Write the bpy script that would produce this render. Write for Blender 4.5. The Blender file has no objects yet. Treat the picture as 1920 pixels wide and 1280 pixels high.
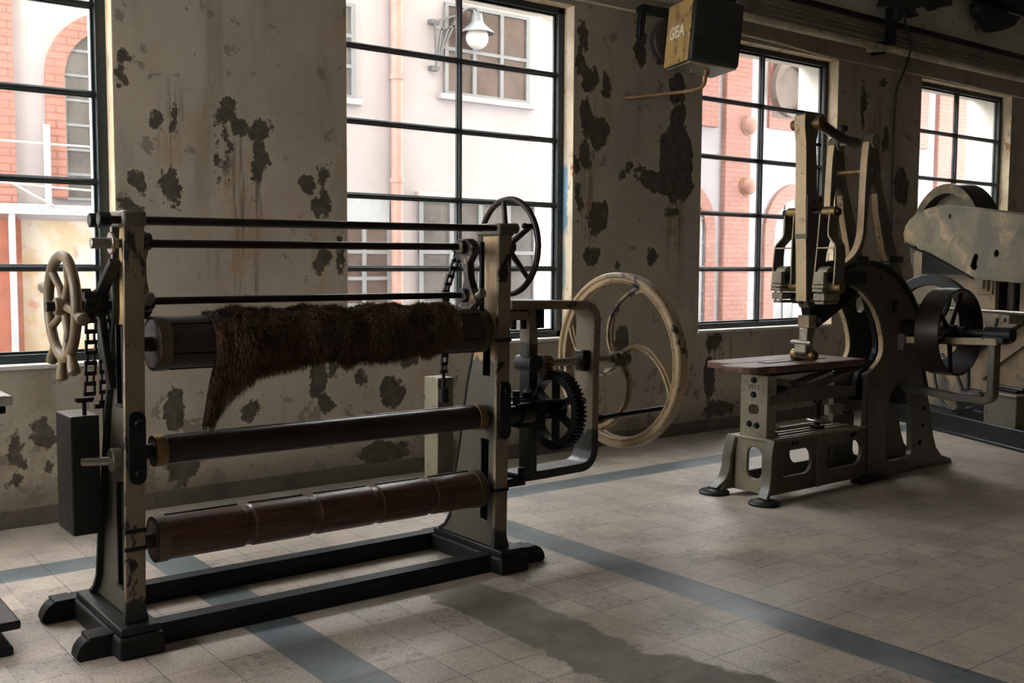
import bpy, math, random
from mathutils import Vector, Matrix, noise as mnoise
from mathutils.geometry import tessellate_polygon
random.seed(7)
C = bpy.context.scene.collection
PI = math.pi
V = Vector

# ------------------------------------------------------------------ mesh builder
class MB:
    def __init__(self):
        self.v = []; self.f = []; self.k = []
    def add(self, vs, fs):
        o = len(self.v); self.k.append((o, len(self.f)))
        self.v += [V(p) for p in vs]
        self.f += [tuple(i + o for i in f) for f in fs]
        return self
    def box(self, x0, x1, y0, y1, z0, z1, m=None):
        vs = [V((x, y, z)) for z in (z0, z1) for y in (y0, y1) for x in (x0, x1)]
        if m: vs = [m @ p for p in vs]
        return self.add(vs, [(0, 2, 3, 1), (4, 5, 7, 6), (0, 1, 5, 4), (1, 3, 7, 5), (3, 2, 6, 7), (2, 0, 4, 6)])
    def beam(self, p0, p1, w, h, up=(0, 0, 1)):
        p0 = V(p0); p1 = V(p1); t = (p1 - p0).normalized(); s = t.cross(V(up))
        s.normalize(); u = s.cross(t)
        vs = []
        for p in (p0, p1):
            for a, b in ((-1, -1), (1, -1), (1, 1), (-1, 1)):
                vs.append(p + s * a * w / 2 + u * b * h / 2)
        return self.add(vs, [(0, 1, 2, 3)[::-1], (4, 5, 6, 7), (0, 4, 5, 1)[::-1], (1, 5, 6, 2)[::-1], (2, 6, 7, 3)[::-1], (3, 7, 4, 0)[::-1]])
    def cyl(self, p0, p1, r, r2=None, n=20, cap=True):
        p0 = V(p0); p1 = V(p1); r2 = r if r2 is None else r2
        t = (p1 - p0).normalized()
        a = t.orthogonal().normalized(); b = t.cross(a)
        vs = []
        for p, q in ((p0, r), (p1, r2)):
            for i in range(n):
                g = 2 * PI * i / n
                vs.append(p + (a * math.cos(g) + b * math.sin(g)) * q)
        fs = [(i, (i + 1) % n, n + (i + 1) % n, n + i) for i in range(n)]
        if cap:
            fs.append(tuple(range(n))[::-1]); fs.append(tuple(range(n, 2 * n)))
        return self.add(vs, fs)
    def hexa(self, p0, p1, r):
        return self.cyl(p0, p1, r, n=6)
    def tube(self, pts, r, n=10, closed=False):
        pts = [V(p) for p in pts]; m = len(pts)
        rs = r if isinstance(r, (list, tuple)) else [r] * m
        T = []
        for i in range(m):
            if closed: d = pts[(i + 1) % m] - pts[i - 1]
            else: d = pts[min(i + 1, m - 1)] - pts[max(i - 1, 0)]
            T.append(d.normalized())
        a = T[0].orthogonal().normalized(); vs = []
        for i in range(m):
            a = (a - T[i] * a.dot(T[i])).normalized(); b = T[i].cross(a)
            for k in range(n):
                g = 2 * PI * k / n
                vs.append(pts[i] + (a * math.cos(g) + b * math.sin(g)) * rs[i])
        fs = []
        for i in range(m if closed else m - 1):
            j = (i + 1) % m
            for k in range(n):
                fs.append((i * n + k, i * n + (k + 1) % n, j * n + (k + 1) % n, j * n + k))
        if not closed:
            fs.append(tuple(range(n))[::-1]); fs.append(tuple(range((m - 1) * n, m * n)))
        return self.add(vs, fs)
    def sweep(self, pts, sec, up, closed=False):
        # rectangular (or any) section along a planar path; section (a along up, b along in-plane normal)
        pts = [V(p) for p in pts]; m = len(pts); up = V(up).normalized(); n = len(sec); vs = []
        for i in range(m):
            if closed: d0 = pts[i] - pts[i - 1]; d1 = pts[(i + 1) % m] - pts[i]
            else:
                d1 = pts[min(i + 1, m - 1)] - pts[max(i, 0)] if i < m - 1 else pts[i] - pts[i - 1]
                d0 = pts[i] - pts[i - 1] if i > 0 else d1
            d0 = d0.normalized(); d1 = d1.normalized()
            t = (d0 + d1).normalized(); nn = up.cross(t).normalized()
            k = 1 / max(0.5, t.dot(d1))
            for a, b in sec: vs.append(pts[i] + up * a + nn * b * k)
        fs = []
        for i in range(m if closed else m - 1):
            j = (i + 1) % m
            for k in range(n):
                fs.append((i * n + k, i * n + (k + 1) % n, j * n + (k + 1) % n, j * n + k))
        if not closed:
            fs.append(tuple(range(n))[::-1]); fs.append(tuple(range((m - 1) * n, m * n)))
        return self.add(vs, fs)
    def plate(self, outer, holes, fn, t0, t1):
        # polygon with holes, extruded; fn(a, b, t) -> point
        loops = [list(outer)] + [list(h) for h in holes]
        def area(L): return sum(L[i - 1][0] * L[i][1] - L[i][0] * L[i - 1][1] for i in range(len(L)))
        if area(loops[0]) < 0: loops[0].reverse()
        for h in loops[1:]:
            if area(h) > 0: h.reverse()
        tri = tessellate_polygon([[V((p[0], p[1], 0)) for p in L] for L in loops])
        flat = [p for L in loops for p in L]; N = len(flat)
        vs = [fn(p[0], p[1], t0) for p in flat] + [fn(p[0], p[1], t1) for p in flat]
        fs = []
        for t in tri:
            a, b, c = (flat[i] for i in t)
            if (b[0] - a[0]) * (c[1] - a[1]) - (c[0] - a[0]) * (b[1] - a[1]) < 0: t = t[::-1]
            fs.append(tuple(t)[::-1]); fs.append(tuple(i + N for i in t))
        o = 0
        for L in loops:
            m = len(L)
            for i in range(m):
                a = o + i; b = o + (i + 1) % m
                fs.append((a, b, b + N, a + N))
            o += m
        return self.add(vs, fs)
    def lathe(self, prof, org, axis, n=48, closed=True, ref=None):
        org = V(org); axis = V(axis).normalized()
        a = axis.orthogonal().normalized() if ref is None else V(ref).normalized(); b = axis.cross(a); m = len(prof); vs = []
        for i in range(n):
            g = 2 * PI * i / n; d = a * math.cos(g) + b * math.sin(g)
            for r, h in prof: vs.append(org + d * r + axis * h)
        fs = []
        for i in range(n):
            j = (i + 1) % n
            for k in range(m if closed else m - 1):
                l = (k + 1) % m
                fs.append((i * m + k, i * m + l, j * m + l, j * m + k))
        return self.add(vs, fs)
    def sphere(self, c, r, n=16, sc=(1, 1, 1)):
        c = V(c); h = n // 2; vs = [c + V((0, 0, r * sc[2]))]
        for i in range(1, h):
            p = PI * i / h
            for k in range(n):
                g = 2 * PI * k / n
                vs.append(c + V((math.sin(p) * math.cos(g) * r * sc[0], math.sin(p) * math.sin(g) * r * sc[1], math.cos(p) * r * sc[2])))
        vs.append(c - V((0, 0, r * sc[2]))); L = len(vs) - 1
        fs = [(0, 1 + k, 1 + (k + 1) % n) for k in range(n)]
        for i in range(h - 2):
            for k in range(n):
                fs.append((1 + i * n + k, 1 + (i + 1) * n + k, 1 + (i + 1) * n + (k + 1) % n, 1 + i * n + (k + 1) % n))
        fs += [(L, L - n + (k + 1) % n, L - n + k) for k in range(n)]
        return self.add(vs, fs)
    def each(self, name, mat, parent, per=1, **kw):
        # every piece (run of `per` primitives) becomes an object of its own
        K = self.k[::per] + [(len(self.v), len(self.f))]
        for (a, p), (b, q) in zip(K, K[1:]):
            m = MB(); m.v = self.v[a:b]; m.f = [tuple(i - a for i in f) for f in self.f[p:q]]
            m.build(name, mat, parent, **kw)
    def build(self, name, mat, parent=None, bevel=0.0, smooth=38, xf=None, label=None):
        me = bpy.data.meshes.new(name)
        vs = [xf @ p for p in self.v] if xf else self.v
        me.from_pydata([tuple(p) for p in vs], [], self.f)
        me.update()
        import bmesh
        bm = bmesh.new(); bm.from_mesh(me); bmesh.ops.recalc_face_normals(bm, faces=bm.faces[:]); bm.to_mesh(me); bm.free()
        if smooth:
            me.shade_smooth(); me.set_sharp_from_angle(angle=math.radians(smooth))
        me.materials.append(mat)
        o = bpy.data.objects.new(name, me); C.objects.link(o)
        if bevel:
            b = o.modifiers.new('bevel', 'BEVEL'); b.width = bevel; b.segments = 2; b.limit_method = 'ANGLE'; b.angle_limit = math.radians(40)
            b.harden_normals = False
        if parent is not None:
            o.parent = parent
            o.matrix_parent_inverse = Matrix.Translation(-parent.location) if parent.type == 'EMPTY' else Matrix.Identity(4)
        if label: o['label'] = label
        return o

def thing(name, loc, label=None, cat=None, group=None, kind=None):
    o = bpy.data.objects.new(name, None); C.objects.link(o); o.location = loc; o.empty_display_size = .1
    return tag(o, label, cat, group, kind)
def tag(o, label=None, cat=None, group=None, kind=None):
    if label: o['label'] = label
    if cat: o['category'] = cat
    if group: o['group'] = group
    if kind: o['kind'] = kind
    return o
XZ = lambda a, b, t: V((a, t, b))          # plate in the XZ plane, extruded in Y
YZ = lambda a, b, t: V((t, a, b))          # plate in the YZ plane, extruded in X
XY = lambda a, b, t: V((a, b, t))
def rect(a0, a1, b0, b1): return [(a0, b0), (a1, b0), (a1, b1), (a0, b1)]
def oval(a0, a1, b0, b1, r, n=6):
    out = []
    for cx, cy, s in ((a1 - r, b1 - r, 0), (a0 + r, b1 - r, 90), (a0 + r, b0 + r, 180), (a1 - r, b0 + r, 270)):
        for i in range(n + 1):
            g = math.radians(s + 90 * i / n); out.append((cx + r * math.cos(g), cy + r * math.sin(g)))
    return out
def circ(cx, cy, r, n=28): return [(cx + r * math.cos(2 * PI * i / n), cy + r * math.sin(2 * PI * i / n)) for i in range(n)]
def smooth_path(pts, k=8):
    # Catmull-Rom
    P = [V(p) for p in pts]; out = []
    for i in range(len(P) - 1):
        p0 = P[max(i - 1, 0)]; p1 = P[i]; p2 = P[i + 1]; p3 = P[min(i + 2, len(P) - 1)]
        for j in range(k):
            t = j / k
            out.append(0.5 * ((2 * p1) + (p2 - p0) * t + (2 * p0 - 5 * p1 + 4 * p2 - p3) * t * t + (3 * p1 - p0 - 3 * p2 + p3) * t ** 3))
    out.append(P[-1]); return out
def rsec(w, h): return [(-w / 2, -h / 2), (w / 2, -h / 2), (w / 2, h / 2), (-w / 2, h / 2)]

# ------------------------------------------------------------------ materials
class NT:
    def __init__(self, name):
        self.m = bpy.data.materials.new(name); self.m.use_nodes = True
        self.t = self.m.node_tree; self.t.nodes.clear()
        self.out = self.t.nodes.new('ShaderNodeOutputMaterial')
        self.co = None
    def n(self, typ, ins=None, **props):
        x = self.t.nodes.new(typ)
        for k, v in props.items(): setattr(x, k, v)
        if ins:
            for k, v in ins.items():
                s = x.inputs[k]
                if isinstance(v, bpy.types.NodeSocket): self.t.links.new(v, s)
                elif isinstance(v, bpy.types.Node): self.t.links.new(v.outputs[0], s)
                else: s.default_value = v
        return x
    def coord(self):
        if not self.co: self.co = self.n('ShaderNodeTexCoord').outputs['Object']
        return self.co
    def noise(self, scale, detail=4, rough=.55, vec=None, dist=0.0):
        x = self.n('ShaderNodeTexNoise', {'Vector': vec or self.coord(), 'Scale': scale, 'Detail': detail, 'Roughness': rough, 'Distortion': dist})
        return x.outputs['Fac']
    def scaled(self, s):
        return self.n('ShaderNodeVectorMath', {0: self.coord(), 1: s}, operation='MULTIPLY').outputs[0]
    def ramp(self, fac, lo, hi, a=0.0, b=1.0):
        return self.n('ShaderNodeMapRange', {'Value': fac, 'From Min': lo, 'From Max': hi, 'To Min': a, 'To Max': b}, interpolation_type='SMOOTHSTEP').outputs[0]
    def mix(self, f, a, b, mode='MIX'):
        x = self.n('ShaderNodeMix', None, data_type='RGBA', blend_type=mode)
        for k, v in ((0, f), (6, a), (7, b)):
            s = x.inputs[k]
            if isinstance(v, bpy.types.NodeSocket): self.t.links.new(v, s)
            else: s.default_value = (v if k == 0 else (tuple(v) + (1,) if len(v) == 3 else v))
        return x.outputs[2]
    def math(self, op, a, b=0.0, c=None):
        ins = {0: a, 1: b}
        if c is not None: ins[2] = c
        return self.n('ShaderNodeMath', ins, operation=op).outputs[0]
    def done(self, col, rough=.6, metal=0.0, bump=None, bstr=.3, bdist=.01, spec=.5):
        p = self.n('ShaderNodeBsdfPrincipled')
        for k, v in (('Base Color', col), ('Roughness', rough), ('Metallic', metal), ('Specular IOR Level', spec)):
            s = p.inputs[k]
            if isinstance(v, bpy.types.NodeSocket): self.t.links.new(v, s)
            else: s.default_value = tuple(v) + (1,) if k == 'Base Color' else v
        if bump is not None:
            b = self.n('ShaderNodeBump', {'Height': bump, 'Strength': bstr, 'Distance': bdist})
            self.t.links.new(b.outputs[0], p.inputs['Normal'])
        self.t.links.new(p.outputs[0], self.out.inputs[0])
        return self.m

def worn(name, c1, c2, lo, hi, scale=9, rough=.5, rough2=.65, metal=0.0, tint=.35, dirt=(.02, .017, .012), dirt_lo=.55, spec=.5, stretch=(1, 1, 1), zsplit=None, below=(.016, .018, .016)):
    """paint c1 with chips showing c2, blotchy tone and grime"""
    t = NT(name)
    v = t.scaled(stretch)
    chips = t.ramp(t.noise(scale, 9, .68, v, .4), lo, hi)
    blot = t.noise(3.2, 5, .6, v)
    c1b = tuple(x * (1 - tint) for x in c1)
    base = t.mix(t.ramp(blot, .35, .65), c1, c1b)
    base = t.mix(t.ramp(t.noise(14, 6, .7, v), dirt_lo, dirt_lo + .22), base, dirt)
    col = t.mix(chips, base, c2)
    if zsplit is not None:      # paint stops at a ragged line, bare dark iron below it
        z = t.n('ShaderNodeSeparateXYZ', {0: t.coord()}).outputs[2]
        zz = t.math('ADD', z, t.math('MULTIPLY', t.math('SUBTRACT', t.noise(16, 7, .7, t.scaled((1, 1, .4))), .5), .16))
        col = t.mix(t.ramp(zz, zsplit + .004, zsplit - .004), col, below)
    r = t.math('ADD', t.math('MULTIPLY', t.noise(22, 4), .2), rough - .1)
    h = t.math('ADD', t.math('MULTIPLY', chips, -.6), t.math('MULTIPLY', t.noise(60, 4), .25))
    return t.done(col, r, metal, h, .35, .004, spec)

def simple(name, c, rough=.6, metal=0.0, var=.25, scale=12, bump=.15, spec=.5):
    t = NT(name)
    col = t.mix(t.ramp(t.noise(scale, 6, .6), .3, .7), c, tuple(x * (1 - var) for x in c))
    return t.done(col, rough, metal, t.noise(scale * 5, 4), bump, .003, spec)

M = {}
M['cream'] = worn('cream_chipped_paint', (.225, .175, .112), (.016, .014, .011), .565, .585, 8, .45, tint=.22, dirt=(.09, .065, .035), dirt_lo=.54, stretch=(1, 1, .55), zsplit=.20)
M['cream_web'] = worn('side_lit_cream_web', (.56, .39, .19), (.02, .018, .014), .63, .66, 7, .45, tint=.25, dirt=(.12, .08, .04), dirt_lo=.56, stretch=(1, 1, .6), zsplit=1.03, below=(.085, .08, .06))  # web colour brightened to carry the light from the west
M['cream_half'] = worn('half_cream_frame', (.225, .175, .112), (.016, .014, .011), .62, .65, 7, .45, tint=.22, dirt=(.09, .065, .035), dirt_lo=.56, zsplit=.60)
M['cream_col'] = worn('half_cream_column', (.225, .175, .112), (.016, .014, .011), .62, .65, 7, .45, tint=.22, dirt=(.09, .065, .035), dirt_lo=.56, zsplit=1.09)
M['cream_edge'] = worn('worn_side_lit_edge', (.60, .45, .27), (.20, .15, .09), .56, .66, 14, .38, tint=.2, dirt=(.25, .17, .09), dirt_lo=.56)  # cream paint brightened to stand in for side light on west-facing edges
M['blotchy'] = worn('black_and_cream_casting', (.30, .22, .13), (.012, .011, .009), .47, .53, 6, .45, tint=.3, dirt=(.06, .04, .02), dirt_lo=.5)
M['cream_clean'] = worn('cream_paint', (.40, .31, .19), (.035, .028, .02), .645, .68, 9, .42, tint=.25, dirt=(.12, .08, .04), dirt_lo=.54)  # yellower cream, carries the warm tone of the side light
M['flycream'] = worn('chipped_flywheel_paint', (.46, .34, .20), (.022, .018, .013), .57, .60, 9, .42, tint=.3, dirt=(.10, .068, .034), dirt_lo=.52)
M['ochre'] = worn('brown_cream_wheel', (.165, .115, .06), (.035, .026, .018), .60, .66, 10, .48, tint=.35, dirt=(.06, .04, .022), dirt_lo=.5)
M['iron'] = worn('black_iron', (.0075, .009, .0083), (.03, .025, .02), .62, .70, 11, .42, tint=.4, dirt=(.022, .018, .013), dirt_lo=.6, spec=.3)
M['iron_green'] = worn('dark_green_iron', (.0115, .017, .0155), (.007, .007, .0065), .60, .66, 8, .42, tint=.35, dirt=(.03, .026, .02), dirt_lo=.6, spec=.35)
M['casting'] = worn('grey_green_casting', (.125, .118, .088), (.016, .016, .013), .635, .67, 8, .42, tint=.3, dirt=(.03, .027, .02), dirt_lo=.56)
M['casting_light'] = worn('pale_casting_paint', (.30, .27, .19), (.025, .024, .02), .64, .67, 10, .42, tint=.3, dirt=(.06, .05, .035), dirt_lo=.55)
M['steel'] = simple('dark_steel', (.05, .045, .04), .32, .75, .3, 20)
M['bright_steel'] = simple('worn_steel', (.34, .31, .26), .35, .8, .4, 25)
M['brass'] = simple('dull_brass', (.30, .20, .09), .4, .75, .4, 18)
M['rod'] = simple('brown_steel_rod', (.035, .026, .022), .36, .55, .35, 15)
def patchy(name, a, b, c, sc, seed):
    """sheet metal with smoky, rubbed and bare patches"""
    t = NT(name)
    v = t.n('ShaderNodeVectorMath', {0: t.coord(), 1: (seed, seed * .7, seed * 1.3)}, operation='ADD').outputs[0]
    col = t.mix(t.ramp(t.noise(sc, 6, .62, v, .6), .40, .60), a, b)
    col = t.mix(t.ramp(t.noise(sc * 1.7, 7, .66, v, .3), .53, .66), col, c)
    col = t.mix(t.ramp(t.noise(sc * 3, 8, .7, v), .62, .70, 0, .8), col, (.03, .027, .02))
    col = t.mix(t.ramp(t.noise(sc * 9, 6, .7, v), .60, .72, 0, .4), col, tuple(x * .4 for x in a))
    return t.done(col, t.math('ADD', .30, t.math('MULTIPLY', t.noise(8, 5), .3)), 0, t.noise(40, 5), .2, .003, .5)
M['beltgrey'] = patchy('smoky_sheet_metal', (.095, .092, .066), (.165, .145, .095), (.31, .225, .135), 2.3, 3.1)
M['sheet_pink'] = patchy('rubbed_sheet_metal', (.17, .145, .105), (.29, .215, .14), (.10, .10, .078), 1.8, 7.7)
M['gea'] = worn('scorched_yellow_paint', (.52, .34, .13), (.02, .014, .008), .55, .66, 9, .5, tint=.3, dirt=(.12, .06, .02), dirt_lo=.48, stretch=(1, 1, .7))
M['gea_dark'] = worn('burnt_black_casing', (.016, .014, .011), (.09, .05, .025), .64, .7, 12, .6, dirt=(.03, .018, .01), dirt_lo=.55)
M['rust'] = worn('rusty_pipe', (.22, .12, .05), (.06, .025, .012), .55, .65, 14, .7)
M['letters'] = simple('white_lettering', (.75, .68, .52), .6, 0, .1)
M['frame'] = simple('black_green_window_steel', (.014, .022, .022), .38, 0, .35, 25)
M['sillwhite'] = worn('white_sill', (.62, .6, .56), (.25, .2, .14), .6, .68, 14, .6, tint=.2)
M['reveal'] = worn('peeling_cream_reveal', (.62, .50, .33), (.33, .14, .045), .585, .63, 9, .7, tint=.25, dirt=(.22, .16, .10), dirt_lo=.52, stretch=(1, 1, .5))
def reveal_blue():
    # a smear of old blue paint on the right-hand jamb of the second window
    t = NT('peeling_reveal_with_blue')
    sep = t.n('ShaderNodeSeparateXYZ', {0: t.coord()})
    base = t.mix(t.ramp(t.noise(3.2, 5), .35, .65), (.64, .55, .42), (.50, .42, .30))
    base = t.mix(t.ramp(t.noise(9, 9, .68, t.scaled((1, 1, .5))), .575, .62), base, (.36, .16, .055))
    nz = t.math('MULTIPLY', t.math('SUBTRACT', t.noise(11, 7, .7), .5), .22)
    zz = t.math('ADD', sep.outputs[2], nz)
    yy = t.math('ADD', sep.outputs[1], t.math('MULTIPLY', nz, .35))
    m = t.math('MULTIPLY', t.math('MULTIPLY', t.ramp(zz, 1.70, 1.80), t.ramp(zz, 2.32, 2.22)), t.math('MULTIPLY', t.ramp(yy, 6.30, 6.315), t.math('GREATER_THAN', sep.outputs[0], 5.3)))
    m2_ = t.math('MULTIPLY', t.math('MULTIPLY', t.ramp(zz, 1.25, 1.35), t.ramp(zz, 1.66, 1.56)), t.math('MULTIPLY', t.ramp(yy, 6.315, 6.33), t.math('GREATER_THAN', sep.outputs[0], 5.3)))
    col = t.mix(t.math('MULTIPLY', t.math('MAXIMUM', m, t.math('MULTIPLY', m2_, .6)), .85), base, (.10, .27, .42))
    return t.done(col, .8, 0, t.noise(30, 5), .3, .004, .2)
M['reveal_blue'] = reveal_blue()
M['conduit'] = worn('grey_conduit', (.36, .33, .25), (.05, .045, .035), .62, .7, 8, .5)
M['pipe'] = worn('pale_pipe', (.70, .62, .45), (.12, .1, .07), .6, .7, 6, .5)
M['cable'] = simple('black_cable', (.012, .012, .012), .6, 0, .2)
M['wire'] = simple('pale_wire', (.5, .48, .46), .6, 0, .1)
M['oak'] = worn('dark_oiled_timber', (.011, .0125, .0115), (.026, .022, .018), .6, .7, 10, .55, tint=.4, dirt=(.026, .021, .016), dirt_lo=.6, spec=.25, stretch=(.25, 1, 1))

def wood(name, c1, c2, rough=.5, scale=1.0):
    t = NT(name)
    v = t.scaled((1.5 * scale, 22 * scale, 22 * scale))
    g = t.noise(2.2, 7, .62, v, .5)
    col = t.mix(t.ramp(g, .32, .68), c1, c2)
    col = t.mix(t.ramp(t.noise(5, 6, .7), .52, .72), col, tuple(x * .3 for x in c1))
    return t.done(col, t.math('ADD', t.math('MULTIPLY', g, .3), rough - .15), 0, g, .25, .004)
M['roller_wood'] = wood('dark_roller_wood', (.040, .027, .018), (.018, .012, .009), .45)
M['roller_brown'] = wood('red_brown_roller', (.105, .042, .021), (.035, .016, .009), .40)
M['roller_black'] = wood('black_brown_roller', (.036, .019, .012), (.012, .009, .007), .36)
M['collar'] = worn('dull_brass_band', (.10, .072, .038), (.03, .022, .014), .58, .66, 12, .45, metal=.3)
M['table'] = wood('red_brown_board', (.16, .085, .06), (.09, .05, .038), .5)

# plaster wall with peeled patches that have their own shapes
BLOBS = [(1.98,2.68,.046,.06),(1.96,2.57,.036,.06),(2.05,1.97,.061,.061),(2.24,1.95,.054,.119),(1.98,1.83,.067,.03),(2.61,2.42,.061,.09),(2.7,2.32,.069,.071),(2.81,2.32,.064,.078),(2.8,2.16,.06,.144),(2.26,2.34,.032,.087),(3.27,2.07,.03,.075),(3.15,2.0,.05,.054),(3.2,1.86,.05,.055),(3.25,1.52,.07,.083),(3.26,1.89,.039,.082),(2.15,2.34,.031,.049),(2.6,2.25,.014,.141),(2.54,2.14,.011,.115),(3.4,1.56,.028,.112),(5.53,3.27,.052,.156),(5.52,3.08,.047,.104),(5.62,2.95,.084,.114),(5.8,2.95,.049,.107),(5.6,2.65,.077,.168),(5.72,2.55,.111,.134),(5.57,2.36,.053,.089),(6.17,3.27,.065,.127),(6.62,2.99,.111,.132),(6.63,2.74,.098,.133),(6.63,2.42,.21,.31),(6.62,2.18,.24,.13),(6.40,2.20,.24,.10),(6.7,2.13,.113,.087),(6.18,2.29,.052,.028),(6.05,2.31,.039,.073),(5.98,2.23,.038,.055),(5.73,1.87,.119,.136),(5.51,2.04,.038,.107),(5.65,1.56,.086,.091),(5.48,2.27,.043,.071),(5.95,1.49,.026,.046),(6.34,1.55,.054,.067),(6.59,1.96,.098,.048),(3.2,.69,.064,.136),(3.26,.54,.054,.069),(3.78,.6,.089,.113),(3.94,.79,.067,.052),(3.53,.7,.045,.06),(4.1,.55,.05,.042),(2.74,.55,.069,.075),(3.3,.79,.044,.059),(1.33,.42,.039,.091),(1.48,.53,.057,.092),(1.5,.34,.04,.043),(1.31,.26,.039,.042),(2.24,.59,.06,.132),(2.29,.25,.101,.133),(3.72,.16,.22,.076),(4.21,.15,.143,.099),(6.0,.86,.08,.16),(7.25,.19,.222,.079),(7.1,.47,.07,.2),(7.16,.81,.12,.08),(9.57,2.42,.12,.18),(10.06,2.33,.14,.2),(9.66,3.4,.06,.043),(9.74,2.81,.07,.12),(9.34,3.1,.04,.26)]
def plaster():
    t = NT('peeling_plaster')
    sep = t.n('ShaderNodeSeparateXYZ', {0: t.coord()})
    flat = t.n('ShaderNodeCombineXYZ', {0: sep.outputs[0], 1: sep.outputs[2], 2: 0.0}).outputs[0]
    nv = t.n('ShaderNodeTexNoise', {'Vector': t.coord(), 'Scale': 6.0, 'Detail': 7, 'Roughness': .6})
    off = t.n('ShaderNodeVectorMath', {0: nv.outputs['Color'], 1: (.5, .5, .5)}, operation='SUBTRACT').outputs[0]
    pv = t.n('ShaderNodeVectorMath', {0: off, 1: (.20, .22, 0), 2: flat}, operation='MULTIPLY_ADD').outputs[0]
    cur = None
    for x, z, rx, rz in BLOBS:
        rx *= 1.02; rz *= 1.02
        q = t.n('ShaderNodeVectorMath', {0: pv, 1: (1 / rx, 1 / rz, 0), 2: (-x / rx, -z / rz, 0)}, operation='MULTIPLY_ADD').outputs[0]
        L = t.n('ShaderNodeVectorMath', {0: q}, operation='LENGTH').outputs['Value']
        L = t.math('MULTIPLY', t.math('SUBTRACT', L, 1.0), min(rx, rz))
        cur = L if cur is None else t.math('MINIMUM', cur, L)
    fine = t.noise(28, 8, .7)
    d = t.math('ADD', cur, t.math('MULTIPLY', t.math('SUBTRACT', fine, .5), .045))
    rag = t.math('SUBTRACT', t.noise(15, 9, .75, None, .6), .5)
    d = t.math('ADD', d, t.math('MULTIPLY', rag, .13))
    peel = t.ramp(d, .004, -.006)
    halo = t.ramp(d, .05, .0)
    z = sep.outputs[2]
    tone = t.noise(1.1, 5, .6)
    streak = t.noise(1.0, 6, .6, t.scaled((5, 5, .7)))
    base = t.mix(t.ramp(tone, .35, .68), (.40, .345, .272), (.315, .28, .222))
    base = t.mix(t.ramp(streak, .54, .72, 0, .55), base, (.20, .155, .10))
    base = t.mix(t.ramp(t.noise(2.3, 6, .65, t.scaled((1, 1, .6))), .56, .70, 0, .6), base, (.36, .27, .18))
    base = t.mix(t.math('MULTIPLY', t.ramp(z, 3.1, 3.7), .05), base, (.20, .175, .13))
    base = t.mix(t.ramp(z, 4.0, 4.03, 0, .9), base, (.66, .66, .55))  # paler upper band, stands in for light missing under the ceiling
    base = t.mix(t.math('MULTIPLY', halo, .35), base, (.47, .40, .30))
    # dark runs of water below the worst patches
    runs = t.noise(1.0, 7, .7, t.scaled((26, 26, 1.1)), .2)
    reg = None
    for cx, cz, rx, rz in ((2.72, 1.95, .20, .55), (2.68, 1.45, .22, .5), (3.24, 1.7, .10, .5), (5.6, 2.2, .16, .9), (6.6, 1.8, .18, .6), (9.6, 2.6, .3, .8), (2.25, 2.3, .12, .35), (7.2, .7, .3, .3)):
        q = t.n('ShaderNodeVectorMath', {0: flat, 1: (1 / rx, 1 / rz, 0), 2: (-cx / rx, -cz / rz, 0)}, operation='MULTIPLY_ADD').outputs[0]
        L = t.ramp(t.n('ShaderNodeVectorMath', {0: q}, operation='LENGTH').outputs['Value'], 1.1, .3)
        reg = L if reg is None else t.math('MAXIMUM', reg, L)
    run = t.math('MULTIPLY', t.ramp(runs, .50, .60), reg)
    base = t.mix(t.math('MULTIPLY', run, .75), base, (.12, .09, .058))
    rs_ = t.math('MULTIPLY', t.ramp(t.noise(7, 7, .65, t.scaled((1, 1, .45))), .48, .58), reg)
    base = t.mix(t.math('MULTIPLY', rs_, .55), base, (.36, .225, .13))
    # flaking scatter, stronger near the floor
    low = t.math('MULTIPLY', t.ramp(z, 1.05, .2), .065)
    fl = t.math('ADD', t.noise(6.5, 9, .66, None, .3), low)
    flake = t.ramp(fl, .622, .640)
    base = t.mix(t.math('MULTIPLY', flake, .62), base, (.125, .112, .088))
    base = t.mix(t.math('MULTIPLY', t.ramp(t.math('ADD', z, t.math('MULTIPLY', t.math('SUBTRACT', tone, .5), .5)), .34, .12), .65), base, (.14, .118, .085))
    peelcol = t.mix(t.ramp(t.noise(16, 6, .65), .35, .7), (.060, .052, .040), (.105, .090, .066))
    col = t.mix(peel, base, peelcol)
    speck = t.ramp(t.noise(55, 3, .5), .70, .74)
    col = t.mix(t.math('MULTIPLY', speck, .6), col, (.07, .06, .045))
    h = t.math('ADD', t.math('MULTIPLY', t.math('MAXIMUM', peel, flake), -1.0), t.math('MULTIPLY', fine, .35))
    return t.done(col, .85, 0, h, .5, .006, .2)
M['plaster'] = plaster()

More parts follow.
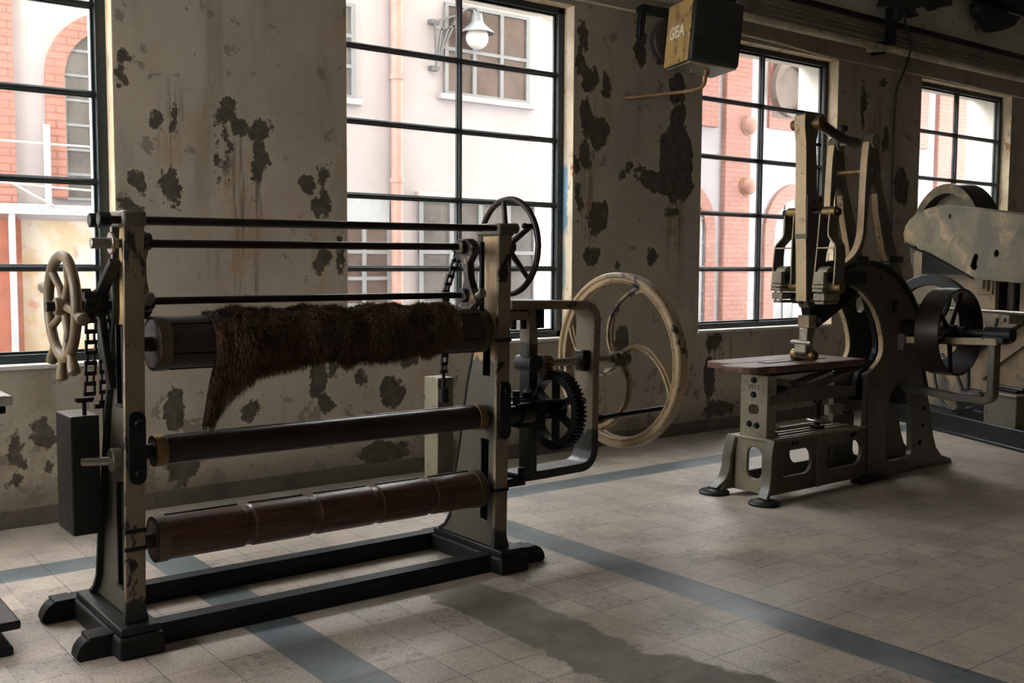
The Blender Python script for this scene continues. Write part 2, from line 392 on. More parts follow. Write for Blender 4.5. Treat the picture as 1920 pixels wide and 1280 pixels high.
def floor_mat():
    t = NT('terrazzo_tiles')
    sep = t.n('ShaderNodeSeparateXYZ', {0: t.coord()}); x, y = sep.outputs[0], sep.outputs[1]
    T = .2175
    u = t.math('DIVIDE', t.math('SUBTRACT', x, 1.69), T); v = t.math('DIVIDE', t.math('SUBTRACT', y, 5.19), T)
    fu = t.math('FRACT', u); fv = t.math('FRACT', v)
    wob = t.math('MULTIPLY', t.math('SUBTRACT', t.noise(30, 4), .5), .014)
    def edge(f):
        a = t.math('MINIMUM', f, t.math('SUBTRACT', 1.0, f)); return t.math('ADD', a, wob)
    e = t.math('MINIMUM', edge(fu), edge(fv))
    vis = t.noise(1.6, 3)
    joint = t.math('MULTIPLY', t.ramp(e, .013, .004), t.ramp(vis, .3, .6, .3, 1.0))
    cell = t.n('ShaderNodeCombineXYZ', {0: t.math('FLOOR', u), 1: t.math('FLOOR', v), 2: 0.0})
    wn = t.n('ShaderNodeTexWhiteNoise', {'Vector': cell.outputs[0]}, noise_dimensions='3D').outputs['Value']
    base = t.mix(wn, (.60, .505, .43), (.45, .395, .34))
    base = t.mix(t.ramp(t.noise(2.2, 6, .65), .45, .66, 0, .85), base, (.29, .262, .225))
    base = t.mix(t.ramp(t.noise(.8, 4, .6), .42, .62, 0, .45), base, (.42, .385, .345))
    sp = t.n('ShaderNodeTexVoronoi', {'Vector': t.coord(), 'Scale': 190.0}).outputs['Color']
    spv = t.n('ShaderNodeSeparateColor', {0: sp}).outputs[0]
    base = t.mix(t.ramp(spv, .5, 1.0, 0, .5), base, (.15, .115, .085))
    base = t.mix(t.ramp(spv, .35, 0, 0, .3), base, (.62, .52, .42))
    # dark inlaid bands
    def band(c, a, b):
        return t.math('MULTIPLY', t.math('GREATER_THAN', c, a), t.math('LESS_THAN', c, b))
    bx1 = t.math('MULTIPLY', band(x, 1.69, 1.9075), t.math('LESS_THAN', y, 5.19))
    bx2 = t.math('MULTIPLY', band(x, 3.443, 3.66), t.math('LESS_THAN', y, 5.19))
    by = band(y, 5.19, 5.405)
    st = t.math('MAXIMUM', t.math('MAXIMUM', bx1, bx2), by)
    scol = t.mix(t.ramp(t.noise(3, 6, .6), .3, .7), (.10, .125, .14), (.165, .19, .20))
    scol = t.mix(t.ramp(spv, .7, 1.0, 0, .3), scol, (.06, .075, .08))
    col = t.mix(st, base, scol)
    # worn rough tiles
    wr = t.math('MULTIPLY', t.ramp(wn, .8, .86), t.ramp(t.noise(26, 6, .7), .52, .6))
    col = t.mix(t.math('MULTIPLY', wr, .6), col, (.15, .115, .08))
    col = t.mix(t.math('MULTIPLY', joint, .9), col, (.035, .028, .022))
    # cement repair strip with a ragged outline
    wx_ = t.math('ADD', x, t.math('MULTIPLY', t.math('SUBTRACT', t.noise(5.5, 8, .62), .5), .26))
    wy_ = t.math('ADD', y, t.math('MULTIPLY', t.math('SUBTRACT', t.noise(3, 5, .6), .5), .5))
    widen = t.ramp(y, 2.9, 2.2, 0, .16)
    c1 = t.ramp(wx_, 2.488, 2.50)
    c2 = t.ramp(t.math('SUBTRACT', wx_, widen), 2.86, 2.82)
    cem = t.math('MULTIPLY', t.math('MULTIPLY', c1, c2), t.ramp(wy_, 3.95, 3.75))
    ccol = t.mix(t.ramp(t.noise(7, 8, .7), .35, .68), (.165, .16, .135), (.26, .245, .205))
    ccol = t.mix(t.math('MULTIPLY', t.ramp(t.noise(18, 6, .75), .58, .66), .7), ccol, (.075, .068, .055))
    col = t.mix(cem, col, ccol)
    # darker towards the window wall
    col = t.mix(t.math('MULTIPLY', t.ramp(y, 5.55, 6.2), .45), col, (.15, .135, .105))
    r = t.math('ADD', .20, t.math('MULTIPLY', t.noise(3.5, 5, .6), .34))
    r = t.math('ADD', r, t.math('MULTIPLY', cem, .22))
    h = t.math('ADD', t.math('MULTIPLY', joint, -1.0), t.math('ADD', t.math('MULTIPLY', spv, .10), t.math('MULTIPLY', cem, t.math('MULTIPLY', t.noise(25, 8, .7), 1.5))))
    return t.done(col, r, 0, h, .3, .005, .5)
M['floor'] = floor_mat()

def brick_mat(name, c1, c2, mortar):
    t = NT(name)
    sep = t.n('ShaderNodeSeparateXYZ', {0: t.coord()})
    v = t.n('ShaderNodeCombineXYZ', {0: t.math('ADD', sep.outputs[0], t.math('MULTIPLY', sep.outputs[1], 1.0)), 1: sep.outputs[2], 2: 0.0})
    b = t.n('ShaderNodeTexBrick', {'Vector': v.outputs[0], 'Color1': c1 + (1,), 'Color2': c2 + (1,), 'Mortar': mortar + (1,), 'Scale': 1.0, 'Mortar Size': .010, 'Mortar Smooth': .2, 'Brick Width': .26, 'Row Height': .085})
    col = t.mix(t.ramp(t.noise(2, 5), .35, .7, 0, .25), b.outputs['Color'], tuple(x * .8 for x in c1))
    return t.done(col, .8, 0, b.outputs['Fac'], -.3, .01)
M['brick'] = brick_mat('painted_salmon_brick', (.315, .140, .115), (.285, .125, .104), (.17, .072, .06))
M['facade'] = simple('white_render', (.335, .312, .345), .9, 0, .06, 1.5, 0)
def yellowed():
    t = NT('yellowed_render')
    col = t.mix(t.ramp(t.noise(2.2, 6, .65), .4, .62), (.38, .29, .185), (.45, .41, .375))
    col = t.mix(t.ramp(t.noise(3.1, 7, .65, None, .4), .58, .66, 0, .7), col, (.34, .125, .095))
    return t.done(col, .9)
M['yellowed'] = yellowed()
M['pinkpipe'] = simple('pink_drainpipe', (0.322, 0.192, 0.167), .6, 0, .2, 6)
M['palewin'] = simple('pale_blue_window_paint', (.17, .182, .205), .6, 0, .1)
M['glassgrey'] = simple('dull_far_glass', (.095, .09, .09), .25, 0, .45, 3)
M['glassbrown'] = simple('brown_far_glass', (.085, .055, .048), .3, 0, .45, 2.5)
M['redpaint'] = simple('red_painted_wall', (0.285, 0.0868, 0.0496), .8, 0, .25, 5)
M['limewash'] = simple('limewashed_reveal', (.84, .80, .72), .9, 0, .08, 2, 0)
M['canopy'] = simple('pale_blue_steel', (0.31, 0.335, 0.384), .5, 0, .1)
M['lampgrey'] = simple('grey_lamp_metal', (.10, .108, .12), .5, 0, .15)
M['globe'] = simple('white_glass_globe', (0.527, 0.508, 0.508), .3, 0, .03)
M['yard'] = simple('yard_paving', (.20, .19, .175), .9, 0, .25, 2)
M['ceilingm'] = simple('dark_ceiling', (.36, .34, .29), .9, 0, .3, 2)
M['plainwall'] = simple('plain_plaster', (.30, .27, .21), .9, 0, .25, 1.5)
M['vent'] = simple('brown_vent_disc', (0.13, 0.093, 0.0806), .7, 0, .25, 4)

def glass():
    t = NT('hazy_window_glass')
    tr = t.n('ShaderNodeBsdfTransparent', {'Color': (.90, .915, .92, 1)})
    gl = t.n('ShaderNodeBsdfGlossy', {'Color': (.9, .95, .95, 1), 'Roughness': .02})
    fr = t.n('ShaderNodeFresnel', {'IOR': 1.45})
    a = t.n('ShaderNodeMixShader', {0: t.math('MULTIPLY', fr.outputs[0], .55), 1: tr.outputs[0], 2: gl.outputs[0]})
    df = t.n('ShaderNodeBsdfTranslucent', {'Color': (.9, .85, .85, 1)})
    haze = t.ramp(t.noise(3.5, 7, .65), .35, .8, .003, .014)  # thin dust that also paints a lens-flare haze over the view
    b = t.n('ShaderNodeMixShader', {0: haze, 1: a.outputs[0], 2: df.outputs[0]})
    t.t.links.new(b.outputs[0], t.out.inputs[0])
    return t.m
M['glass'] = glass()

def fur_mat():
    t = NT('brown_fur')
    col = t.mix(t.noise(40, 3), (.060, .030, .013), (.022, .011, .006))
    col = t.mix(t.ramp(t.noise(5, 4), .42, .66), col, (.095, .038, .014))
    tip = t.n('ShaderNodeAttribute', None, attribute_name='tip').outputs['Fac']
    col = t.mix(t.math('MULTIPLY', t.math('POWER', tip, 1.4), .7), col, (.24, .15, .08))
    return t.done(col, .6, 0, None, 0, 0, .25)
M['fur'] = fur_mat()
M['hide'] = simple('brown_hide', (.035, .018, .009), .9, 0, .3)

# ------------------------------------------------------------------ the room
W = 6.25
BLOCKER_TOP = 34.0          # top of the added blank wall that keeps sky off the facade
XW = -2.6          # west wall
ZS, ZT = .90, 3.51
def st(o): return tag(o, kind='structure')
def slab(name, mat, *b): return st(MB().box(*b).build(name, mat, smooth=0))
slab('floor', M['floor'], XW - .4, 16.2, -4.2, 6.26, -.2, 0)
slab('ceiling', M['ceilingm'], XW - .4, 16.2, -4.2, 6.8, 4.62, 4.8)
WINS = [(-.06, 1.915), (3.43, 5.452), (6.93, 8.905), (10.385, 12.345), (13.85, 15.8)]
holes = [rect(a, b, ZS, ZT) for a, b in WINS]
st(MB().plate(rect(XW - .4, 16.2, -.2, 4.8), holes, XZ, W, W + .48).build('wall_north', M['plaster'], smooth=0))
st(MB().box(-30, 40, W + .02, W + .48, 4.8, BLOCKER_TOP).build('sky_blocker_north', M['plainwall'], smooth=0))  # unseen wall added to shade the facade from the sky
bw = [(-1.9, -1.25)]
st(MB().plate(rect(-4.2, 16.2, -.2, 4.8), [rect(a, b, 1.6, 2.2) for a, b in bw], XZ, -4.4, -4.0).build('wall_south', M['plainwall'], smooth=0))
lw = [(3.4, 4.2), (4.9, 6.0)]
st(MB().plate(rect(-4.4, 6.7, -.2, 4.8), [rect(a, b, 1.4, 3.5) for a, b in lw], YZ, XW - .4, XW).build('wall_west', M['plainwall'], smooth=0))
slab('wall_east', M['plainwall'], 16.0, 16.3, -4.2, 6.7, -.2, 4.8)
st(MB().box(XW, 16, W - .022, W, 0, .105).build('baseboard_north', worn('grimy_plinth', (.105, .09, .066), (.06, .052, .04), .55, .66, 6, .8), smooth=0, bevel=.004))

BARS = (1.457, 1.963, 2.473, 2.985)
def window(i, x0, x1, mull):
    root = thing('window_%d' % i, ((x0 + x1) / 2, W, ZS), kind='structure')
    fy0, fy1 = 6.365, 6.415
    f = MB()
    a0, a1, b0, b1 = x0 + .003, x1 - .003, ZS + .012, ZT - .003
    for (p0, p1, q0, q1) in ((a0, a0 + .062, b0, b1), (a1 - .062, a1, b0, b1), (a0, a1, b0, b0 + .05), (a0, a1, b1 - .05, b1)):
        f.box(p0, p1, fy0, fy1, q0, q1)
    for (p0, p1, q0, q1) in ((a0, a0 + .078, b0, b1), (a1 - .078, a1, b0, b1), (a0, a1, b0, b0 + .066), (a0, a1, b1 - .066, b1)):
        f.box(p0, p1, fy1 - .012, fy1 + .01, q0, q1)
    for z in BARS:
        f.box(a0, a1, fy0 + .012, fy1, z - .013, z + .013)
        f.box(a0, a1, fy1 - .018, fy1 + .008, z - .021, z + .021)
        f.box(a0, a1, fy0 + .004, fy0 + .014, z - .006, z + .006)
    f.box(mull - .012, mull + .012, fy0 + .012, fy1, b0, b1)
    f.box(mull - .019, mull + .019, fy1 - .018, fy1 + .008, b0, b1)
    f.box(mull - .006, mull + .006, fy0 + .004, fy0 + .014, b0, b1)
    f.build('window_frame', M['frame'], root, bevel=.0025, smooth=0)
    MB().box(a0 + .03, a1 - .03, 6.404, 6.407, b0 + .03, b1 - .03).build('window_pane', M['glass'], root, smooth=0)
    r = MB()
    e = .006
    r.box(x0, x0 + e, W + .001, fy0, ZS, ZT).box(x1 - e, x1, W + .001, fy0, ZS, ZT).box(x0, x1, W + .001, fy0, ZT - e, ZT)
    r.build('window_reveal', M['reveal_blue' if i == 2 else 'reveal'], root, smooth=0)
    o = MB()
    o.box(x0, x0 + e, fy1 + .012, W + .47, ZS, ZT).box(x1 - e, x1, fy1 + .012, W + .47, ZS, ZT).box(x0, x1, fy1 + .012, W + .47, ZT - e, ZT).box(x0, x1, fy1 + .012, W + .47, ZS, ZS + e)
    o.build('outer_reveal', M['limewash'], root, smooth=0)
    MB().box(x0 + .004, x1 - .004, W - .012, fy0 + .02, ZS - .012, ZS + .013).build('window_sill', M['sillwhite'], root, smooth=0, bevel=.004)
    return root
for i, (a, b) in enumerate(WINS):
    w = window(i + 1, a, b, (a + b) / 2 + (.0 if i != 1 else .015))
    if i == 0:
        l = MB()
        x, z = 1.24, 1.963
        l.cyl((x - .03, 6.362, z + .004), (x + .03, 6.362, z + .004), .026, n=14).sphere((x, 6.345, z), .024, 12)
        l.tube([(x + .02, 6.335, z), (x + .022, 6.325, z - .03), (x + .022, 6.322, z - .085)], .008)
        l.build('window_latch', M['iron'], w)

# ------------------------------------------------------------------ outside
F = 12.5
st(MB().box(-25, 45, 6.73, 26, -.25, -.15).build('yard_ground', M['yard'], smooth=0))
fb = thing('factory_building', (10, F, -.15), 'white rendered factory building with salmon brick pilasters across the yard', 'building')
MB().box(-6, 34, F, F + .4, -.15, 6.3).build('wall', M['facade'], fb, smooth=0)
def pilaster(x0, x1, z0=-.15, z1=6.2, d=.10):
    MB().box(x0, x1, F - d, F, z0, z1).build('brick_pilaster', M['brick'], fb, smooth=0, bevel=.01)
for a, b in ((.9, 2.74), (14.4, 15.08), (21.36, 22.5)): pilaster(a, b)
pilaster(13.2, 14.2, 3.9, 6.2); pilaster(20.0, 20.95, 4.0, 6.2)
def arched(x0, x1, zs, z0, bw=.22, cols=3, rows=9, pane='glassgrey'):
    """brick arch surround + window with bars"""
    cx = (x0 + x1) / 2; r = (x1 - x0) / 2
    ar = MB(); n = 24
    outer = [(cx + (r + bw) * math.cos(PI * i / n), zs + (r + bw) * math.sin(PI * i / n)) for i in range(n + 1)] + [(x0 - bw, z0), (x0, z0)] + \
            [(cx + r * math.cos(PI - PI * i / n), zs + r * math.sin(PI - PI * i / n)) for i in range(n + 1)] + [(x1, z0), (x1 + bw, z0)]
    ar.plate(outer, [], XZ, F - .07, F + .0).build('brick_arch', M['brick'], fb, smooth=0)
    g = MB().plate([(x0, z0)] + [(x1, z0)] + [(cx + r * math.cos(PI * i / n), zs + r * math.sin(PI * i / n)) for i in range(n + 1)], [], XZ, F - .03, F - .001)
    wdw = g.build('window', M[pane], fb, smooth=0)
    s = MB()
    for k in range(cols + 1):
        x = x0 + (x1 - x0) * k / cols; top = zs + math.sqrt(max(0, r * r - (x - cx) ** 2))
        s.box(x - .018, x + .018, F - .05, F - .029, z0, max(top, z0 + .1))
    zz = [z0 + (zs + r - z0) * k / rows for k in range(rows)]
    for z in zz:
        h = r if z < zs else math.sqrt(max(0.01, r * r - (z - zs) ** 2))
        s.box(cx - h, cx + h, F - .048, F - .031, z - .015, z + .015)
    s.build('window_bars', M['palewin'], wdw, smooth=0)
arched(3.27, 4.45, 3.55, 2.2, .2, 4, 7)
arched(15.86, 17.2, 2.08, .45, .28, 4, 6)
arched(12.7, 13.95, 2.1, .2, .25, 4, 6)
arched(22.9, 24.2, 2.1, .45, .28, 4, 6)
def window_rect(x0, x1, z0, z1, cols, rows, pane, bars='palewin', sill=True, bar=.03):
    g = MB().box(x0, x1, F - .03, F, z0, z1).build('window', M[pane], fb, smooth=0)
    s = MB()
    for k in range(cols + 1):
        x = x0 + (x1 - x0) * k / cols; s.box(x - bar, x + bar, F - .06, F - .029, z0, z1)
    for k in range(rows + 1):
        z = z0 + (z1 - z0) * k / rows; s.box(x0 - bar, x1 + bar, F - .058, F - .03, z - bar * .8, z + bar * .8)
    s.build('window_bars', M[bars], g, smooth=0)
    if sill: MB().box(x0 - .12, x1 + .12, F - .1, F, z0 - .1, z0 - .02).build('window_ledge', M['facade'], fb, smooth=0, bevel=.01)
window_rect(8.45, 9.93, 3.92, 5.16, 3, 2, 'glassbrown')
window_rect(8.02, 10.1, .2, 2.38, 4, 3, 'glassgrey', bar=.035, sill=False)
MB().box(7.95, 10.18, F - .09, F, 2.42, 2.5).build('window_lintel', simple('grey_lintel', (.45, .40, .38), .8), fb, smooth=0, bevel=.01)
window_rect(6.3, 7.5, .2, 2.0, 3, 5, 'glassbrown', sill=False)
MB().box(6.2, 7.5, F - .05, F, 2.02, 2.36).build('fascia_board', M['canopy'], fb, smooth=0)
window_rect(6.2, 6.95, 3.7, 4.9, 2, 3, 'glassgrey', sill=True)
MB().cyl((7.6, F - .09, -.1), (7.6, F - .09, 6.2), .085, n=20).cyl((7.6, F - .09, 4.0), (7.6, F - .09, 4.06), .1).cyl((7.6, F - .09, 2.6), (7.6, F - .09, 2.66), .1).build('drainpipe', M['pinkpipe'], fb)
# round vent in a square brick surround
MB().box(15.65, 16.9, F - .05, F, 4.02, 5.5).build('vent_surround', M['brick'], fb, smooth=0)
MB().box(15.72, 16.6, F - .06, F - .045, 4.22, 5.4).build('vent_recess', M['vent'], fb, smooth=0)
MB().lathe([(.40, 0), (.53, 0), (.53, .12), (.40, .12)], (16.17, F - .06, 4.78), (0, -1, 0), 40).cyl((16.17, F - .058, 4.78), (16.17, F - .08, 4.78), .42, n=40).build('round_vent', M['vent'], fb)
for z in (3.99, 2.91):
    MB().sphere((14.97, F - .16, z), .15, 18, (1, .8, 1)).lathe([(.02, 0), (.17, 0), (.17, .05), (.02, .05)], (14.97, F - .09, z), (0, -1, 0), 24).build('anchor_plate', simple('salmon_anchor', (.34, .17, .13), .7, 0, .3, 9), fb)
MB().box(23.0, 23.35, F - .03, F, 3.6, 5.3).build('window', M['glassgrey'], fb, smooth=0)
MB().box(22.92, 23.3, F - .06, F - .02, 3.4, 3.6).build('window_ledge', M['brick'], fb, smooth=0)
# yellowed lower wall and red dado under the canopy
MB().box(2.75, 6.15, F - .03, F, -.15, 1.95).build('lower_wall', M['yellowed'], fb, smooth=0)
MB().box(.5, 2.76, F - .13, F - .1, -.15, 1.95).build('red_dado', M['redpaint'], fb, smooth=0)
cn = thing('yard_canopy', (3, F - .6, -.15), 'pale blue steel canopy frame outside the leftmost window', 'canopy')
b = MB().box(-1, 6.1, F - .24, F - .14, 2.0, 2.115); b.build('beam', M['canopy'], cn, smooth=0, bevel=.006)
for x in (2.65, 5.9):
    MB().box(x - .03, x + .03, F - .24, F - .17, -.15, 2.0).build('post', M['canopy'], cn, smooth=0, bevel=.005)
MB().box(3.01, 3.08, F - .16, F - .14, 2.115, 3.0).build('downpipe', M['canopy'], cn, smooth=0)
for k, (p, q) in enumerate((((1.2, 2.80), (5.2, 2.79)), ((1.4, 3.05), (3.0, 2.13)), ((1.0, 2.42), (5.0, 2.22)))):
    yk = F - .26 - .06 * k
    w = MB().tube(smooth_path([(p[0] - .1, F - .02, p[1]), (p[0], yk, p[1]), ((p[0] + q[0]) / 2, yk, (p[1] + q[1]) / 2 - .02), (q[0], yk, q[1]), (q[0] + .1, F - .02, q[1])], 4), .012, 6).build('overhead_wire', M['wire'])
    tag(w, ['level pale wire above the blue canopy outside the leftmost window', 'steep pale wire slanting down to the blue canopy beam outside', 'gently sloping pale wire just over the blue canopy beam outside'][k], 'wire')
lp = thing('yard_lamp', (8.9, F, 5.2), 'grey yard lamp with white globe on a wall bracket outside the second window', 'lamp')
bk = MB()
y = F - .10
for p, q in (((8.22, 4.87), (8.62, 5.02)), ((8.22, 4.87), (8.25, 4.22)), ((8.62, 5.02), (8.28, 4.36)), ((8.23, 4.75), (8.58, 4.86)), ((8.33, 4.79), (8.27, 4.4)), ((8.45, 4.82), (8.28, 4.38))):
    bk.beam((p[0], y, p[1]), (q[0], y, q[1]), .025, .025, (0, 1, 0))
bk.tube(smooth_path([(8.62, y, 5.02), (8.75, y - .05, 5.12), (8.88, y - .08, 5.12), (8.89, y - .08, 5.02)], 5), .02, 8)
bk.box(8.17, 8.3, F - .1, F, 4.2, 4.26).box(8.16, 8.3, F - .1, F, 4.84, 4.9)
bk.build('bracket', M['lampgrey'], lp)
MB().lathe([(.02, .30), (.07, .28), (.09, .16), (.12, .12), (.24, .02), (.245, 0), (.10, .06), (.02, .2)], (8.89, y - .08, 4.78), (0, 0, 1), 32).build('lamp_shade', M['lampgrey'], lp)
MB().sphere((8.89, y - .08, 4.72), .165, 24).build('globe', M['globe'], lp)
# ------------------------------------------------------------------ machine 1: the frame with three rollers
m1 = thing('roller_frame_machine', (2.1, 4.25, 0), 'long cream and black iron frame with three horizontal rollers and chain weights, nearest the camera', 'machine')
def lean(x, z): return x + .028 * z / 1.65
# timber base
for y0, y1, xa, xb in ((3.972, 4.05, 1.035, 3.30), (4.49, 4.567, 1.04, 3.16)):
    n = 10; h = .088; q = .075
    pts = [(xb - .012, .001), (xa + .012, .001)]
    for k in range(n + 1):
        g = PI / 2 * k / n; pts.append((xa + q * (1 - math.cos(g)), .012 + (h - .012) * math.sin(g)))
    for k in range(n + 1):
        g = PI / 2 * (1 - k / n); pts.append((xb - q * (1 - math.cos(g)), .012 + (h - .012) * math.sin(g)))
    MB().plate(pts, [], XZ, y0, y1).build('base_rail', M['oak'], m1, bevel=.006, smooth=30)
for x0, x1 in ((1.162, 1.338), (2.955, 3.13)):
    MB().box(x0, x1, 3.885, 4.60, 0.001, .086).build('cross_block', M['oak'], m1, bevel=.012)
    s = .012
    MB().box(x0 + s, x1 - s - .0, 3.90, 4.49, .086, .116).build('base_plate', M['iron_green'], m1, bevel=.006)
for x0 in (1.075, 3.13):
    MB().box(x0, x0 + .087, 3.955, 4.06, .078, .092).build('foot_cap', M['oak'], m1, bevel=.004)
MB().box(1.085, 1.162, 4.475, 4.58, .078, .092).build('foot_cap', M['oak'], m1, bevel=.004)
BACK = [(4.12, 1.66), (4.115, 1.30), (4.18, 1.05), (4.225, .90), (4.28, .60), (4.325, .40), (4.355, .21), (4.40, .15), (4.455, .117)]
def upright(xb, wo=.026):
    def fy(a, b, t): return V((lean(t, b), a, b))
    out = [(3.985, .117), (3.985, 1.66)] + BACK
    MB().plate(out, [rect(4.035, 4.095, .24, .64), rect(4.035, 4.095, .95, 1.255)], fy, xb + wo, xb + wo + .026).build('upright', M['cream_web'], m1, bevel=.003, smooth=25)
    f = MB()
    zs = [.117, .2, 1.66]; w0 = [.094, .078, .078]
    pts = []
    f.add([V((lean(xb - .008, .117), 3.955, .117)), V((lean(xb + .086, .117), 3.955, .117)), V((lean(xb + .078, .17), 3.968, .17)), V((lean(xb + .078, 1.66), 3.972, 1.66)), V((lean(xb, 1.66), 3.972, 1.66)), V((lean(xb, .17), 3.968, .17)),
           V((lean(xb - .008, .117), 3.995, .117)), V((lean(xb + .086, .117), 3.995, .117)), V((lean(xb + .078, .17), 3.99, .17)), V((lean(xb + .078, 1.66), 3.99, 1.66)), V((lean(xb, 1.66), 3.99, 1.66)), V((lean(xb, .17), 3.99, .17))],
          [(0, 1, 2, 5), (5, 2, 3, 4), (6, 11, 8, 7), (11, 10, 9, 8), (0, 5, 11, 6), (5, 4, 10, 11), (1, 7, 8, 2), (2, 8, 9, 3), (4, 3, 9, 10), (0, 6, 7, 1)])
    f.build('front_flange', M['cream'], m1, bevel=.004, smooth=25)
    r = MB()
    pts = [V((lean(xb + .039, z), y, z)) for y, z in BACK[::-1]]
    r.sweep(pts, rsec(.076, .018), (1, 0, 0)).build('rear_flange', M['iron_green'], m1, bevel=.003, smooth=25)
    # guide slots lined with steel
    g = MB()
    for z0, z1 in ((.24, .64), (.95, 1.255)):
        xm = lean(xb + .039, (z0 + z1) / 2)
        for y in (4.03, 4.10): g.box(xm - .03, xm + .03, y - .006, y + .006, z0, z1)
        g.box(xm - .034, xm + .034, 4.02, 4.11, z0 - .012, z0)
    g.each('slot_guide', M['iron'], m1, 3, bevel=.002)
    t = MB()
    X = lean(xb, 1.65)
    t.box(X - .006, X + .086, 3.962, 4.15, 1.628, 1.69).build('top_cap', M['casting'], m1, bevel=.012)
upright(1.213); upright(2.972, .006)
# joint strips on the flanges
for xb, z in ((1.213, .47), (1.213, .40), (2.972, .40), (2.972, 1.13)):
    X = lean(xb, z); MB().box(X - .002, X + .08, 3.962, 3.99, z - .008, z + .008).build('flange_joint', M['iron'], m1, bevel=.002)
# plates bolted on the posts at mid height
for xb in (1.213, 2.972):
    X = lean(xb, .78)
    p = MB().plate(oval(X + .012, X + .076, .65, .93, .03), [], XZ, 3.952, 3.975).build('bearing_plate', M['iron'], m1, bevel=.004)
    b = MB()
    for z in (.69, .885): b.cyl((X + .05, 3.958, z), (X + .05, 3.935, z), .018, n=14)
    b.each('bolt', M['iron'], p, bevel=.003)
# rods
def rod(p0, p1, r, name='tie_rod', mat='rod', parent=m1): return MB().cyl(p0, p1, r, n=18).build(name, M[mat], parent)
rod((1.17, 3.995, 1.653), (3.12, 3.995, 1.668), .0155)
rod((1.17, 4.11, 1.653), (3.09, 4.11, 1.668), .0150)
rod((1.18, 4.06, 1.566), (2.90, 4.10, 1.577), .0165)
rod((1.29, 4.05, 1.345), (2.87, 4.08, 1.346), .0150)
nm = MB()
for y in (3.995, 4.11): nm.hexa((1.155, y, 1.653), (1.20, y, 1.653), .029)
nm.each('rod_nut', M['iron'], m1, bevel=.004, smooth=20)
MB().cyl((3.08, 3.995, 1.667), (3.125, 3.995, 1.668), .026).build('rod_nut', M['casting'], m1, bevel=.006)
MB().cyl((1.145, 4.06, 1.566), (1.245, 4.06, 1.567), .021).lathe([(.012, 0), (.042, 0), (.042, .012), (.012, .012)], (1.215, 4.06, 1.567), (1, 0, 0), 24).build('stub_pin', M['bright_steel'], m1, bevel=.003)
# carriage brackets holding the sliding rods
def bracket(x, s):
    k = MB()
    k.plate([(4.02, 1.585), (4.06, 1.615), (4.13, 1.615), (4.15, 1.56), (4.10, 1.50), (4.085, 1.42), (4.10, 1.38), (4.155, 1.345), (4.14, 1.29), (4.04, 1.275), (3.99, 1.31), (4.02, 1.37), (4.05, 1.43), (4.055, 1.50), (4.02, 1.545)], [], YZ, x - .022, x + .022)
    k.cyl((x - .05, 4.09, 1.576), (x + .05, 4.09, 1.576), .034).cyl((x - .05, 4.07, 1.345), (x + .05, 4.07, 1.345), .034)
    k.build('carriage_bracket', M['blotchy'], m1, bevel=.006)
    MB().cyl((x - .0, 4.0, 1.345), (x + .0, 3.955, 1.355), .018, n=14).lathe([(.008, 0), (.02, 0), (.02, .01), (.008, .01)], (x, 3.97, 1.36), (0, -1, 0), 18).build('bolt', M['bright_steel'], m1)
    MB().box(min(x + .018 * s, x + .04 * s), max(x + .018 * s, x + .04 * s), 4.0, 4.015, 1.26, 1.6).build('guide_bar', M['iron'], m1, bevel=.002)
bracket(2.895, 1); bracket(1.33, -1)
# rollers
def roller(z, y, x0, x1, r, mat, collar, cw, rings=(), planks=0, shaft=.03):
    prof = [(0, x0), (r, x0)]
    for q in rings: prof += [(r, q - .022), (r * .93, q - .012), (r * .93, q + .012), (r, q + .022)]
    prof += [(r, x1), (0, x1)]
    p = MB().lathe(prof, (0, y, z), (1, 0, 0), 40, closed=False)
    o = p.build('roller', M[mat], m1, smooth=30)
    for a in (x0, x1 - cw):
        MB().lathe([(r - .01, 0), (r + .005, 0), (r + .005, cw), (r - .01, cw)], (a, y, z), (1, 0, 0), 40).build('end_collar', M[collar], o, bevel=.002)
    MB().cyl((x0 - .10, y, z), (x0 + .01, y, z), shaft).cyl((x1 - .01, y, z), (x1 + .10, y, z), shaft).each('axle', M['steel'], o)
    return o
ra = roller(1.178, 4.055, 1.365, 2.955, .104, 'roller_wood', 'collar', .05, (), 0)
pl = MB()
for g in (20, 75, 130, 200, 255, 310):
    a = math.radians(g); pl.box(1.42, 2.90, 4.055 + .104 * math.cos(a) - .0035, 4.055 + .104 * math.cos(a) + .0035, 1.178 + .104 * math.sin(a) - .0035, 1.178 + .104 * math.sin(a) + .0035)
pl.build('plank_joint', M['iron'], ra, smooth=0)
rb = roller(.755, 4.055, 1.36, 2.96, .058, 'roller_black', 'brass', .045)
MB().box(1.40, 2.93, 4.055 - .004, 4.062, .810, .816).build('batten', M['bright_steel'], rb, bevel=.001)
rc = roller(.402, 4.055, 1.355, 2.945, .087, 'roller_brown', 'collar', .045, (1.74, 2.04, 2.35, 2.64))
bt = MB()
for a, b in ((1.41, 1.715), (1.765, 2.015), (2.065, 2.325), (2.375, 2.615), (2.665, 2.895)):
    bt.box(a, b, 4.075, 4.088, .402 + .084, .402 + .09)
bt.each('batten', M['iron'], rc, bevel=.001)
